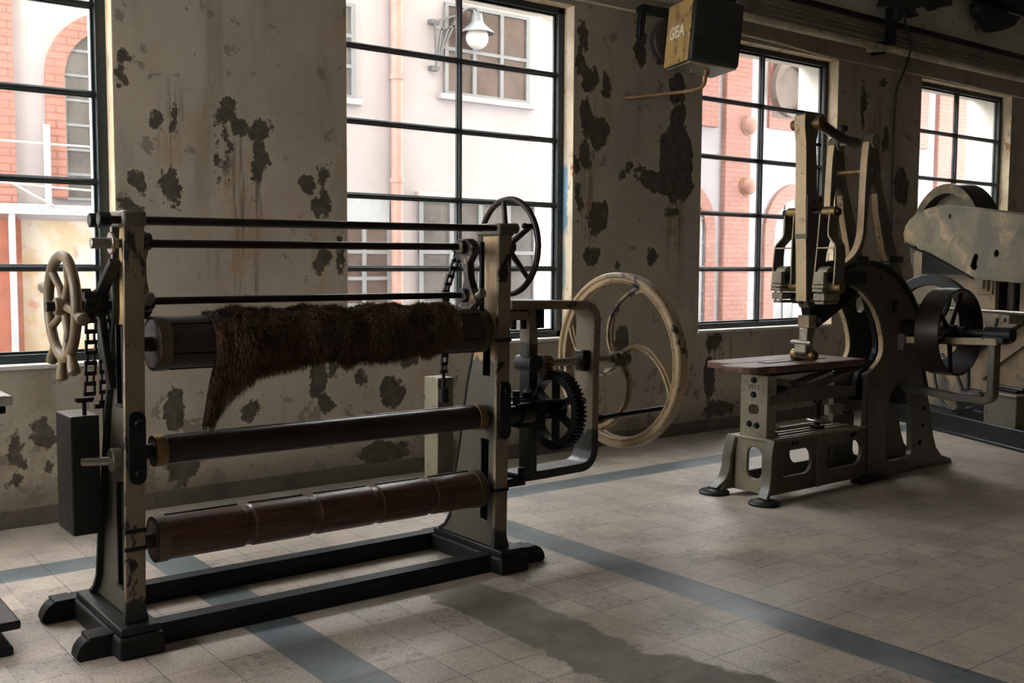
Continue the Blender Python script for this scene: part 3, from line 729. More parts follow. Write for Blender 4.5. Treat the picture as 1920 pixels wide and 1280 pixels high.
# left hand wheel with five spokes and grips
def ring(mb, c, r, tr, axis='x', n=44, m=10, wob=0):
    pts = []
    for i in range(n):
        g = 2 * PI * i / n; rr = r * (1 + wob * math.sin(3 * g + 1))
        pts.append(V((c[0], c[1] + rr * math.cos(g), c[2] + rr * math.sin(g))))
    return mb.tube(pts, tr, m, True)
hx, hy, hz = 1.075, 4.20, 1.325
hw = ring(MB(), (hx, hy, hz), .195, .0205, wob=.015).build('hand_wheel', M['ochre'], m1)
sp = MB(); gp = MB()
for k in range(5):
    g = math.radians(-100 + 72 * k); c, s = math.cos(g), math.sin(g)
    p = lambda r, dx=0: (hx + dx, hy + r * c, hz + r * s)
    sp.tube([p(.02, .01), p(.10, .012), p(.19)], [.018, .014, .017], 10)
for g in (14, 188, 240, 276, 308):
    g = math.radians(g); c, s = math.cos(g), math.sin(g)
    p = lambda r, dx=0: (hx + dx, hy + r * c, hz + r * s)
    gp.tube([p(.195), p(.222), p(.255), p(.282), p(.290)], [.019, .016, .022, .023, .012], 12)
sp.each('spoke', M['ochre'], hw); gp.each('grip', M['ochre'], hw)
MB().cyl((hx - .03, hy, hz), (hx + .05, hy, hz), .034).build('hub', M['ochre'], hw, bevel=.004)
MB().cyl((hx - .06, hy, hz), (hx - .03, hy, hz), .02).cyl((hx + .05, hy, hz), (1.30, hy, hz), .022).each('axle', M['iron'], hw)
def sprocket(mb, c, r, w, teeth=9):
    pts = []
    for i in range(teeth * 4):
        g = 2 * PI * i / (teeth * 4); rr = r if i % 4 in (0, 1) else r * .78
        pts.append((c[1] + rr * math.cos(g), c[2] + rr * math.sin(g)))
    return mb.plate(pts, [], YZ, c[0] - w / 2, c[0] + w / 2)
MB_s = sprocket(MB(), (1.165, hy, hz + .005), .062, .034).cyl((1.19, hy, hz), (1.235, hy, hz), .045)
MB_s.build('sprocket', M['iron'], m1, bevel=.003)
k = MB().beam((1.205, 4.19, 1.35), (1.235, 4.06, 1.50), .03, .045, (1, 0, 0)).cyl((1.19, 4.19, 1.36), (1.24, 4.19, 1.36), .03).beam((1.21, 4.2, 1.33), (1.24, 4.15, 1.0), .03, .05, (0, 1, 0))
k.build('pawl_bracket', M['iron'], m1, bevel=.005)
def chain(pts, w=.045, pitch=.041):
    P = [V(p) for p in pts]; L = [(P[i + 1] - P[i]).length for i in range(len(P) - 1)]; tot = sum(L); n = int(tot / pitch)
    S = []
    for i in range(n + 1):
        d = min(i * pitch, tot); j = 0
        while j < len(L) - 1 and d > L[j]: d -= L[j]; j += 1
        S.append(P[j] + (P[j + 1] - P[j]) * (d / L[j]))
    c = MB()
    for i, p in enumerate(S):
        c.beam(p - V((w / 2, 0, 0)), p + V((w / 2, 0, 0)), .013, .017, (0, 0, 1))
        if i < n:
            o = w / 2 - (.005 if i % 2 else .010)
            for s in (-1, 1): c.beam(p + V((s * o, 0, 0)), S[i + 1] + V((s * o, 0, 0)), .008, .014, (0, 1, 0))
    return c.build('chain', M['iron'], m1, smooth=0)
chain([(1.165, 4.148, 1.31), (1.163, 4.15, 1.15), (1.160, 4.18, .955)])
chain([(1.262, 4.30, 1.30), (1.258, 4.30, 1.1), (1.255, 4.305, .92)])
def weight(x0, x1, y0, y1, z0, z1, cx, cy, cz):
    o = MB().box(x0, x1, y0, y1, z0, z1).build('counterweight', M['iron_green'], m1, bevel=.005)
    MB().cyl((cx, cy, z1 - .01), (cx, cy, cz), .0085).box(cx - .03, cx + .03, cy - .012, cy + .012, cz - .012, cz + .006).cyl((cx - .036, cy, cz), (cx + .036, cy, cz), .008).build('weight_hook', M['iron'], o)
weight(1.097, 1.205, 4.21, 4.43, .42, .893, 1.160, 4.25, .955)
MB().cyl((1.255, 4.305, .92), (1.25, 4.305, .5), .009).cyl((1.215, 4.305, .915), (1.295, 4.305, .915), .010).build('hanger_rod', M['iron'], m1)
MB().cyl((1.112, 4.13, .727), (1.245, 4.06, .73), .0165).cyl((1.20, 4.065, .735), (1.24, 4.065, .735), .045).build('stop_lever', M['bright_steel'], m1, bevel=.003)
# right side chain and weight
chain([(2.99, 4.30, 1.55), (2.935, 4.33, 1.36), (2.955, 4.36, 1.12), (2.95, 4.37, .935)], .04)
o = MB().box(2.93, 3.03, 4.395, 4.52, .33, .912).build('counterweight', M['casting_light'], m1, bevel=.005)
MB().cyl((2.95, 4.37, .79), (2.95, 4.37, .86), .026).cyl((2.95, 4.37, .86), (2.95, 4.37, .95), .009).build('weight_hook', M['iron'], o)
sprocket(MB(), (2.985, 4.27, 1.56), .055, .03).cyl((2.985, 4.27, 1.56), (3.2, 4.165, 1.583), .016).build('sprocket', M['iron'], m1)
MB().box(2.96, 3.01, 4.10, 4.27, 1.545, 1.575).build('sprocket_bracket', M['iron'], m1, bevel=.004)
# right hand wheel
h2 = ring(MB(), (3.20, 4.16, 1.583), .238, .0155).build('hand_wheel', M['rod'], m1)
s = MB()
for k in range(5):
    g = math.radians(80 + 72 * k); c, q = math.cos(g), math.sin(g)
    s.tube([(3.19, 4.16 + .02 * c, 1.583 + .02 * q), (3.20, 4.16 + .235 * c, 1.583 + .235 * q)], [.017, .012], 10)
s.each('spoke', M['rod'], h2)
MB().cyl((3.13, 4.16, 1.583), (3.225, 4.16, 1.583), .034).build('hub', M['rod'], h2)
MB().cyl((3.04, 4.13, 1.583), (3.13, 4.16, 1.583), .02).build('axle', M['iron'], h2)
MB().cyl((3.20, 3.965, 1.68), (3.155, 3.965, 1.68), .012).sphere((3.15, 3.965, 1.68), .016, 10).build('grip', M['iron'], h2)
# C-shaped outrigger with gear train and flywheel
def arc(cx, cz, r, a0, a1, y, n=8): return [V((cx + r * math.cos(math.radians(a0 + (a1 - a0) * i / n)), y, cz + r * math.sin(math.radians(a0 + (a1 - a0) * i / n)))) for i in range(n + 1)]
cy = 4.145
path = [V((3.16, cy, 1.292)), V((3.4, cy, 1.288))] + arc(3.65, 1.197, .085, 90, 0, cy) + [V((3.727, cy, .9))] + arc(3.635, .51, .09, 0, -90, cy) + [V((3.4, cy, .415)), V((3.20, cy, .415))]
MB().sweep(path, rsec(.15, .045), (0, 1, 0)).build('outrigger_frame', M['cream_half'], m1, bevel=.005, smooth=25)
MB().box(3.04, 3.27, 4.08, 4.22, 1.215, 1.266).box(3.04, 3.20, 4.09, 4.2, 1.18, 1.215).build('outrigger_bracket', M['cream'], m1, bevel=.01)
b = MB()
for x in (3.19, 3.255, 3.34, 3.37): b.hexa((x, 4.1, 1.17), (x, 4.1, 1.225 if x < 3.3 else 1.27), .016)
b.each('bolt', M['iron'], m1, smooth=20)
MB().box(3.04, 3.26, 4.08, 4.22, .372, .415).beam((3.06, 4.06, .46), (3.25, 4.06, .41), .02, .03, (0, 1, 0)).build('outrigger_bracket', M['iron'], m1, bevel=.006)
b = MB()
for x in (3.10, 3.2, 3.215): b.hexa((x, 4.05, .41), (x, 4.05, .475), .014)
b.each('bolt', M['iron'], m1, smooth=20)
MB().box(3.285, 3.338, 4.09, 4.17, .437, 1.265).plate(oval(3.27, 3.355, .95, 1.03, .03), [], XZ, 4.07, 4.2).build('gear_column', M['cream_col'], m1, bevel=.006)
gx = 3.425; gc = (gx, 4.045, .75)
gear = MB(); pts = []; N = 54
for i in range(N):
    for d, rr in ((0, .188), (.25, .188), (.38, .205), (.72, .205), (.86, .188)):
        g = 2 * PI * (i + d) / N; pts.append((gc[1] + rr * math.cos(g), gc[2] + rr * math.sin(g)))
gear.plate(pts, [circ(gc[1], gc[2], .155, 48)], YZ, gx - .03, gx + .03)
G = gear.build('gear_wheel', M['iron'], m1, smooth=20)
s = MB()
for k in range(6):
    g = math.radians(90 + 60 * k); s.beam((gx, gc[1] + .02 * math.cos(g), gc[2] + .02 * math.sin(g)), (gx, gc[1] + .158 * math.cos(g), gc[2] + .158 * math.sin(g)), .03, .03, (1, 0, 0))
s.each('spoke', M['iron'], G)
MB().cyl((gx - .045, gc[1], gc[2]), (gx + .045, gc[1], gc[2]), .042).build('hub', M['iron'], G, bevel=.003)
MB().cyl((3.0, gc[1], gc[2]), (3.47, gc[1], gc[2]), .027).cyl((3.09, gc[1], gc[2]), (3.18, gc[1], gc[2]), .042).cyl((3.18, gc[1], gc[2]), (3.26, gc[1], gc[2]), .052).build('gear_shaft', M['steel'], m1, bevel=.003)
MB().box(3.16, 3.34, 4.02, 4.13, .68, .80).box(3.24, 3.42, 3.985, 4.02, .795, .815).beam((3.13, 3.99, .825), (3.56, 3.975, .80), .045, .012, (0, 0, 1)).beam((3.2, 4.0, .84), (3.3, 4.08, .86), .05, .04).build('shifter_fork', M['iron'], m1, bevel=.006)
MB().hexa((3.125, 3.99, .81), (3.125, 3.99, .875), .02).cyl((3.125, 3.99, .835), (3.125, 3.99, .845), .03).build('bolt', M['iron'], m1, smooth=20)
sy, sz = 4.135, .983
MB().cyl((3.30, sy, sz), (4.02, sy, sz), .021).cyl((3.37, sy, sz), (3.395, sy, sz), .05).build('flywheel_shaft', M['bright_steel'], m1, bevel=.002)
pts = []
for i in range(12):
    for d, rr in ((0, .031), (.3, .031), (.42, .044), (.75, .044), (.88, .031)):
        g = 2 * PI * (i + d) / 12; pts.append((sy + rr * math.cos(g), sz + rr * math.sin(g)))
MB().plate(pts, [], YZ, gx - .03, gx + .03).build('pinion', M['brass'], m1, smooth=20)
MB().cyl((3.36, 4.07, .955), (3.36, 4.10, .955), .03).build('grease_cup', M['bright_steel'], m1, bevel=.004)
bb = MB().box(3.66, 3.735, 4.10, 4.17, .93, 1.04).cyl((3.655, sy, sz), (3.74, sy, sz), .04)
bb.build('shaft_bearing', M['iron'], m1, bevel=.008)
fx, fr = 3.955, .482
prof = [(fr - .060, -.010), (fr - .056, -.026), (fr - .048, -.030), (fr - .040, -.022), (fr - .030, -.022), (fr - .022, -.036), (fr - .006, -.036), (fr, -.026), (fr, .026), (fr - .006, .036), (fr - .022, .036), (fr - .030, .022), (fr - .040, .022), (fr - .048, .030), (fr - .056, .026), (fr - .060, .010)]
FW = MB().lathe(prof, (fx, sy, sz - .012), (1, 0, 0), 96).build('flywheel', M['flycream'], m1, smooth=28)
for k in range(4):
    off = -90 * k
    P = []
    for r, th in ((.02, 150), (.08, 135), (.15, 121), (.24, 104), (.33, 86), (.40, 73), (.445, 64)):
        g = math.radians(th + off); P.append(V((fx, sy - r * math.cos(g), sz - .012 + r * math.sin(g))))
    Q = smooth_path(P, 5); s = MB(); n = len(Q)
    s.sweep(Q, [(-.022, -.006), (-.022, .006), (-.006, .006), (-.006, .018), (.006, .018), (.006, .006), (.022, .006), (.022, -.006), (.006, -.006), (.006, -.018), (-.006, -.018), (-.006, -.006)], (1, 0, 0)).build('spoke', M['flycream'], FW, smooth=30)
MB().cyl((fx - .055, sy, sz - .006), (fx + .055, sy, sz - .006), .045).build('hub', M['casting'], FW, bevel=.006)
MB().cyl((3.72, 4.10, .668), (4.32, 4.10, .684), .015).cyl((3.72, 4.10, .668), (3.79, 4.10, .669), .026).build('brake_rod', M['steel'], m1)

# ------------------------------------------------------------------ the fur hide thrown over the top roller
def zlow(x):
    K = [(1.50, .85), (1.63, .84), (1.675, .93), (1.73, .995), (1.80, 1.035), (1.95, 1.06), (2.08, 1.09), (2.14, 1.07), (2.19, 1.04), (2.24, 1.068), (2.36, 1.066), (2.46, 1.07), (2.51, 1.09), (2.56, 1.095), (2.60, 1.065), (2.65, 1.10), (2.72, 1.13), (2.80, 1.20)]
    if x <= K[0][0]: return K[0][1]
    for (a, b), (c, d) in zip(K, K[1:]):
        if x <= c: return b + (d - b) * (x - a) / (c - a)
    return K[-1][1]
ay, az, R0 = 4.055, 1.178, .117
def hide_pt(s, t):
    """s 0..1 along the roller, t 0..1 from the back over the top to the hanging front edge"""
    x = 1.585 + (2.755 - 1.585) * s
    zl = zlow(x - (.0 if s > .2 else .0))
    bulge = .010 * math.sin(x * 19) + .008 * math.sin(x * 41 + 1)
    R = R0 + bulge * .7
    th0 = math.radians(150 + 12 * math.sin(x * 9))          # back edge of the skin
    ztip = min(zl, 1.12)
    wrap = max(-40, min(0, math.degrees(math.asin(max(-1, min(1, (zl - az) / R)))))) if zl > az - R * .64 else -40
    th1 = math.radians(wrap)
    arcl = R * (th0 - th1)
    ye, ze = ay - R * math.cos(th1), az + R * math.sin(th1)
    hang = max(0.0, ze - zl)
    d = t * (arcl + hang)
    if d <= arcl:
        th = th0 - d / R
        p = V((x, ay - R * math.cos(th), az + R * math.sin(th)))
    else:
        q = d - arcl
        p = V((x - .045 * q / .25, ye + .02 * min(1, q / .1), ze - q))
    return p
NS, NTT = 90, 40
grid = [[hide_pt(i / NS, j / NTT) for j in range(NTT + 1)] for i in range(NS + 1)]
hm = MB(); w = NTT + 1
hm.add([p for row in grid for p in row], [(i * w + j, i * w + j + 1, (i + 1) * w + j + 1, (i + 1) * w + j) for i in range(NS) for j in range(NTT)])
hide = hm.build('fur_hide', M['hide'], None, smooth=80)
so = hide.modifiers.new('thick', 'SOLIDIFY'); so.thickness = .006; so.offset = 0
tag(hide, 'dark brown fur hide draped over the top roller with one leg hanging', 'fur')
tips = []; vs = []; fs = []
for q in range(46000):
    s, t = random.random(), random.random()
    p = hide_pt(s, t); e = .004
    a = hide_pt(min(1, s + e), t) - hide_pt(max(0, s - e), t); b = hide_pt(s, min(1, t + e)) - hide_pt(s, max(0, t - e))
    nrm = a.cross(b)
    if nrm.length < 1e-9: continue
    nrm.normalize(); b.normalize()
    if nrm.dot(p - V((p.x, ay, az))) < 0 and p.z > az - .06: nrm = -nrm
    elif p.z <= az - .06 and nrm.y > 0: nrm = -nrm
    clump = mnoise.noise_vector(p * 22)
    L = random.uniform(.020, .038)
    d = (nrm * random.uniform(.5, .9) + b * random.uniform(.3, 1.0) + clump * .7 + V((random.uniform(-.3, .3), random.uniform(-.3, .3), random.uniform(-.3, .1)))).normalized()
    sd = d.cross(V((random.uniform(-1, 1), random.uniform(-1, 1), random.uniform(-1, 1)))).normalized() * random.uniform(.0010, .0019)
    m = p + d * L * .55; tip = p + (d + V((0, 0, -.25)) + b * .2).normalized() * L
    tips += [0, 0, .45, .45, 1]
    k = len(vs); vs += [p - sd, p + sd, m + sd * .8, m - sd * .8, tip]
    fs += [(k, k + 1, k + 2, k + 3), (k + 3, k + 2, k + 4)]
fme = bpy.data.meshes.new('fur'); fme.from_pydata([tuple(p) for p in vs], [], fs); fme.attributes.new('tip', 'FLOAT', 'POINT').data.foreach_set('value', tips); fme.materials.append(M['fur'])
fo = bpy.data.objects.new('fur', fme); C.objects.link(fo); fo.parent = hide
def text_mesh(name, body, size, mtx, mat, parent, ext=.003):
    cu = bpy.data.curves.new(name, 'FONT'); cu.body = body; cu.size = size; cu.extrude = ext; cu.align_x = 'CENTER'; cu.align_y = 'CENTER'; cu.offset = size * .018
    to = bpy.data.objects.new(name + '_tmp', cu); C.objects.link(to)
    dg = bpy.context.evaluated_depsgraph_get(); dg.update()
    me = bpy.data.meshes.new_from_object(to.evaluated_get(dg)); me.transform(mtx); me.materials.clear(); me.materials.append(mat); me.name = name
    bpy.data.objects.remove(to); bpy.data.curves.remove(cu)
    o = bpy.data.objects.new(name, me); C.objects.link(o); o.parent = parent
    o.matrix_parent_inverse = Matrix.Translation(-parent.location) if parent.type == 'EMPTY' else Matrix.Identity(4)
    return o
def basis(x, y, z, o):
    m = Matrix.Identity(4)
    for i, c in enumerate((x, y, z)):
        for r in range(3): m[r][i] = c[r]
    for r in range(3): m[r][3] = o[r]
    return m

# ------------------------------------------------------------------ machine 2: swinging-arm press
m2 = thing('swing_arm_press', (6.3, 4.28, 0), 'tall grey-green iron press with a swinging arm over a wooden board', 'machine')
YN, YF = 4.14, 4.45
def side(out, hol, t=.03, name='side_plate', mat='casting', parent=m2, bev=.004, xz=XZ):
    for y0, y1 in ((YN, YN + t), (YF - t, YF)):
        MB().plate(out, hol, xz, y0, y1).build(name, M[mat], parent, bevel=bev, smooth=25)
# base box
bx = MB()
bo = rect(5.30, 6.33, .03, .385)
side(bo, [oval(5.335, 5.725, .135, .305, .075), oval(5.865, 6.285, .13, .30, .075)], .026, 'base_side', 'casting')
MB().plate(rect(YN + .02, YF - .02, .03, .385), [oval(4.215, 4.335, .12, .325, .05)], YZ, 5.30, 5.326).build('base_end', M['casting_light'], m2, bevel=.004)
rm = MB()
for y in (YN - .012, YF - .018): rm.box(5.29, 6.32, y, y + .03, .372, .392)
rm.box(5.285, 5.315, YN - .012, YF + .012, .372, .392)
for y in (4.2, 4.27, 4.335): rm.box(5.32, 6.32, y, y + .03, .355, .385)
rm.build('base_rim', M['casting_light'], m2, bevel=.006)
for x in (5.795, ): MB().box(x - .025, x + .025, YN - .012, YN + .004, .03, .375).build('rib', M['casting'], m2, bevel=.006)
def foot(y, sgn, x0=5.31, s=1.0):
    P = smooth_path([(5.305, y, .388), (5.285, y + .004 * sgn, .33), (5.268, y + .01 * sgn, .25), (5.262, y + .012 * sgn, .17), (5.235, y + .025 * sgn, .09), (5.17, y + .05 * sgn, .03)], 5)
    w = [.030 + .012 * (i / len(P)) for i in range(len(P))]
    k = MB()
    for i in range(len(P) - 1):
        pass
    k.sweep(P, rsec(.075, .03), (0, 1, 0))
    k.plate([(5.305, .386), (5.285, .33), (5.27, .25), (5.262, .17), (5.24, .09), (5.19, .03), (5.42, .03), (5.42, .386)], [], XZ, y - .012, y + .012)
    k.build('corner_leg', M['casting'], m2, bevel=.005, smooth=30)
    MB().lathe([(0, 0), (.098, 0), (.10, .012), (.085, .024), (.03, .032), (0, .034)], (5.185, y + .05 * sgn, .001), (0, 0, 1), 36, closed=False).build('foot_pad', M['iron_green'], m2)
foot(YN + .005, -1); foot(YF + .005, 1)
MB().plate([(6.18, .001), (6.55, .001), (6.55, .03), (6.44, .05), (6.30, .05), (6.2, .03)], [], XZ, 4.075, YN + .02).build('foot_pad', M['iron'], m2, bevel=.008)
# upright channel at the table end
ch = MB()
ch.plate(rect(4.205, 4.402, .388, .79), [oval(4.262, 4.345, .535, .60, .032)], YZ, 5.318, 5.33)
ch.box(5.318, 5.41, 4.195, 4.207, .388, .79).box(5.318, 5.41, 4.400, 4.412, .388, .79)
CH = ch.build('table_column', M['casting_light'], m2, bevel=.003)
for y, z in ((4.305, .757), (4.305, .663), (4.275, .465), (4.335, .47)):
    MB().hexa((5.318, y, z), (5.300, y, z), .015).cyl((5.319, y, z), (5.314, y, z), .021).build('bolt', M['iron'], CH, smooth=20)
text_mesh('lettering', '1911', .047, basis((0, -1, 0), (0, 0, 1), (-1, 0, 0), (5.3165, 4.305, .71)), M['casting'], CH, .002)
# board
tb = MB().plate([(5.25, 4.645), (6.28, 4.645), (6.28, 4.41), (5.235, 4.41), (5.225, 4.425)], [], XY, .815, .86).build('table_board', M['table'], m2, bevel=.006, smooth=25)
MB().plate([(5.10, 4.40), (6.28, 4.40), (6.28, 4.125), (5.30, 4.125), (5.27, 4.15), (5.16, 4.15), (5.12, 4.18), (5.10, 4.22)], [], XY, .815, .86).build('table_board', M['table'], m2, bevel=.008, smooth=25)
MB().box(5.42, 6.05, 4.29, 4.36, .8605, .865).build('steel_strip', M['rod'], m2)
MB().box(5.33, 6.28, 4.19, 4.42, .79, .815).build('board_carrier', M['iron'], m2, bevel=.004)
# crossed leaf beams under the board
for y in (4.20, 4.37):
    MB().plate([(5.34, .785), (5.80, .715), (6.26, .785), (6.26, .755), (5.80, .665), (5.34, .745)], [], XZ, y, y + .035).build('leaf_beam', M['casting'], m2, bevel=.004)
    MB().plate([(5.335, .60), (6.28, .60), (6.28, .655), (5.82, .70), (5.335, .655)], [], XZ, y - .01, y + .045).build('cross_beam', M['casting'], m2, bevel=.004)
for x in (5.475, 5.98):
    k = MB().cyl((x, 4.29, .39), (x, 4.29, .64), .02).cyl((x, 4.29, .56), (x, 4.29, .60), .034).box(x - .06, x + .06, 4.26, 4.32, .585, .60).cyl((x, 4.29, .386), (x, 4.29, .41), .05)
    sc = k.build('adjusting_screw', M['steel'], m2, bevel=.002)
    MB().lathe([(.058, -.008), (.072, -.004), (.072, .006), (.058, .010)], (x, 4.29, .44), (0, 0, 1), 30).box(x - .065, x + .065, 4.285, 4.295, .436, .444).cyl((x, 4.29, .425), (x, 4.29, .455), .022).build('hand_nut', M['bright_steel'], sc)
MB().box(6.12, 6.26, 4.26, 4.34, .46, .53).cyl((6.115, 4.28, .495), (6.10, 4.28, .495), .016).build('stop_block', M['casting_light'], m2, bevel=.006)
MB().cyl((6.14, 4.19, .50), (6.14, 4.145, .50), .012).build('bolt', M['iron'], m2)
# C-frame
cen, RO = (6.281, .747), .7725
oc = [(cen[0] + RO * math.cos(math.radians(a)), cen[1] + RO * math.sin(math.radians(a))) for a in range(112, 15, -5)]
throat = [(6.31, .745), (6.40, .775), (6.47, .824), (6.505, .87), (6.516, .909), (6.512, .97), (6.497, 1.02), (6.46, 1.11), (6.399, 1.197), (6.35, 1.245), (6.295, 1.285), (6.23, 1.325), (6.157, 1.351), (6.09, 1.362), (6.02, 1.363), (5.95, 1.352)]
rear = [(7.02, .86), (7.03, .72), (7.08, .60), (7.125, .50), (7.165, .36), (7.20, .24), (7.25, .14), (7.33, .07), (7.46, .035), (7.48, .001)]
out = throat + [(5.93, 1.40), (5.95, 1.445)] + oc + rear + [(6.33, .001), (6.33, .70)]
arch = [(6.58, .15), (6.60, .12), (6.64, .105), (6.86, .105), (6.90, .12), (6.915, .15), (6.895, .40)] + [(6.745 + .145 * math.cos(math.radians(a)), .52 + .125 * math.sin(math.radians(a))) for a in range(10, 171, 16)] + [(6.585, .40)]
side(out, [arch, circ(6.62, 1.215, .058)], .042, 'frame_plate', 'casting', bev=.006)
filler = throat[:-1] + oc[2:] + rear[:4] + [(6.36, .6)]
sh = [(6.345 + (x - 6.345) * 1.0 + .0, z) for x, z in filler]
MB().plate([(x + .10, z + (.06 if z > 1.2 and i < len(throat) else -.0)) if i < len(throat) - 1 else (x - .03, z - .04) for i, (x, z) in enumerate(sh)], [], XZ, 4.262, 4.298).build('dark_filler', M['iron'], m2, smooth=0)  # added black sheet, stands in for the shaded hollow between the plates
for y0, y1 in ((YN + .004, YN + .038), (YF - .038, YF - .004)):
    MB().sweep([V((x + (-.004 if z < 1.2 else 0), (y0 + y1) / 2, z - (.004 if z > 1.2 else 0) + (.004 if z < .8 else 0))) for x, z in throat[1:12]], rsec(y1 - y0, .006), (0, 1, 0)).build('throat_edge', M['cream_edge'], m2)  # real cream edge paint, lightened because the throat renders in shade
# flange around the disc
fl = MB(); pp = [V((x, 4.155, z)) for x, z in [(6.0, 1.478)] + oc[1:] + rear[:3]]
fl.sweep(pp, rsec(.06, .028), (0, 1, 0)); fl.sweep([p + V((0, .25, 0)) for p in pp], rsec(.06, .028), (0, 1, 0))
fl.build('frame_flange', M['iron_green'], m2, bevel=.004)
MB().plate(circ(6.62, 1.215, .066), [circ(6.62, 1.215, .050)], XZ, YN - .008, YN + .004).cyl((6.62, YN + .06, 1.215), (6.62, YN + .05, 1.215), .06).build('shaft_boss', M['casting'], m2, bevel=.003)
MB().box(6.185, 6.275, YN - .003, YN + .002, 1.375, 1.455).build('name_plate', M['iron'], m2)
b = MB()
for x, z in ((6.45, 1.41), (6.44, .61), (6.45, .12), (6.54, .12), (7.02, .2), (7.05, .33), (7.06, .45), (6.40, .62), (5.52, .345), (5.56, .345), (6.16, .34), (6.2, .345)):
    b.cyl((x, YN + .003, z), (x, YN - .006, z), .014, n=12)
b.each('bolt', M['iron'], m2)
MB().box(6.345, 6.56, YN - .012, YN + .003, .05, .66).build('pilaster_plate', M['casting'], m2, bevel=.006)
MB().box(6.36, 7.40, YN + .05, YF - .05, .001, .05).build('sole_plate', M['iron'], m2, bevel=.006)
# A-shaped arms on top
al = [(6.02, 1.50), (6.131, 1.553), (6.195, 1.615), (6.238, 1.705), (6.25, 1.863), (6.252, 1.973), (6.258, 2.10), (6.264, 2.217), (6.28, 2.336), (6.30, 2.39), (6.345, 2.40), (6.38, 2.385), (6.407, 2.266), (6.429, 2.11), (6.478, 1.99), (6.528, 1.873), (6.629, 1.631), (6.76, 1.40), (6.69, 1.40), (6.575, 1.51), (6.509, 1.589), (6.466, 1.71), (6.415, 1.869), (6.394, 1.995), (6.36, 2.04), (6.33, 2.05), (6.31, 2.023), (6.296, 1.944), (6.288, 1.825), (6.278, 1.706), (6.238, 1.60), (6.16, 1.52), (6.05, 1.465)]
for y0, y1 in ((4.148, 4.20), (4.425, 4.475)):
    a = MB().plate(al, [], XZ, y0, y1).build('a_frame_arm', M['casting'], m2, bevel=.007, smooth=30)
    k = MB().cyl((6.335, y0 - .015, 2.345), (6.335, y1 + .015, 2.345), .048).cyl((6.335, y0 - .012, 2.145), (6.335, y1 + .012, 2.145), .026)
    k.each('boss', M['casting'], a, bevel=.004)
    # worn inner edge of the slot, brightened for side light, and pad at the foot
    MB().box(6.55, 6.72, y0 - .012, y1 + .012, 1.52, 1.565).build('clamp_pad', M['iron_green'], a, xf=None, bevel=.006)
    # cream front edge, brightened to carry the side light
    P = [V((x - .003, (y0 + y1) / 2, z)) for x, z in al[0:9]]
    MB().sweep(smooth_path(P, 3), rsec(.050, .008), (0, 1, 0)).build('front_edge', M['cream_edge'], a)
    P = [V((x - .001, (y0 + y1) / 2, z)) for x, z in ((6.573, 1.51), (6.507, 1.589), (6.464, 1.71), (6.413, 1.869), (6.392, 1.99))]
    MB().sweep(P, rsec(.044, .006), (0, 1, 0)).build('slot_edge', M['cream_edge'], a)
MB().cyl((6.335, 4.13, 2.345), (6.335, 4.49, 2.345), .022).build('pivot_shaft', M['bright_steel'], m2)
MB().cyl((6.335, 4.2, 2.145), (6.335, 4.425, 2.145), .018).build('spacer_rod', M['brass'], m2)
# swinging ram arm
def ram_x(z): return 5.712 + .055 * (2.49 - z) / 1.29
ra_ = []
for z, dx0, dx1 in ((1.215, .03, .085), (1.26, 0, .125), (1.60, 0, .125), (1.66, -.004, .132), (1.93, -.004, .135), (1.95, 0, .13), (2.0, .0, .115), (2.3, .0, .105), (2.38, -.012, .125), (2.44, -.014, .128), (2.475, -.010, .115), (2.49, .0, .09)):
    ra_.append((ram_x(z) + dx0, ram_x(z) + dx1, z))
ro = [(a, z) for a, _, z in ra_] + [(b_, z) for _, b_, z in ra_[::-1]]
ram = MB().plate(ro, [], XZ, 4.245, 4.328).build('ram_arm', M['casting'], m2, bevel=.005, smooth=30)
P = [V((a - .003, 4.2865, z)) for a, _, z in ra_[1:-1]]
MB().sweep(P, rsec(.082, .007), (0, 1, 0)).build('front_edge', M['cream_edge'], ram)  # west face of the arm, side light put into its paint
MB().cyl((5.775, 4.36, 2.425), (5.775, 4.40, 2.425), .034).cyl((5.785, 4.20, 2.425), (5.785, 4.37, 2.425), .030).cyl((5.785, 4.17, 2.425), (5.785, 4.22, 2.425), .045).build('top_pin', M['brass'], ram, bevel=.004)
MB().box(5.735, 5.90, 4.236, 4.337, 1.67, 1.96).build('ram_clamp', M['casting'], ram, bevel=.006)
b = MB()
for x, z in ((5.80, 1.92), (5.87, 1.93), (5.82, 2.29), (5.845, 2.29)): b.cyl((x, 4.24, z), (x, 4.229, z), .011, n=10)
b.cyl((5.765, 4.285, 1.25), (5.745, 4.285, 1.25), .012, n=10).each('bolt', M['iron'], ram)
# link between the ram top and the A arms
MB().tube([(5.785, 4.205, 2.425), (5.90, 4.215, 2.395), (6.08, 4.235, 2.35), (6.26, 4.27, 2.345), (6.335, 4.29, 2.345)], [.042, .034, .030, .034, .036], 14).cyl((6.12, 4.245, 2.35), (6.12, 4.245, 2.41), .010).lathe([(0, 0), (.026, 0), (.030, .03), (.022, .04), (0, .04)], (6.12, 4.245, 2.40), (0, 0, 1), 18, closed=False).build('connecting_link', M['steel'], m2)
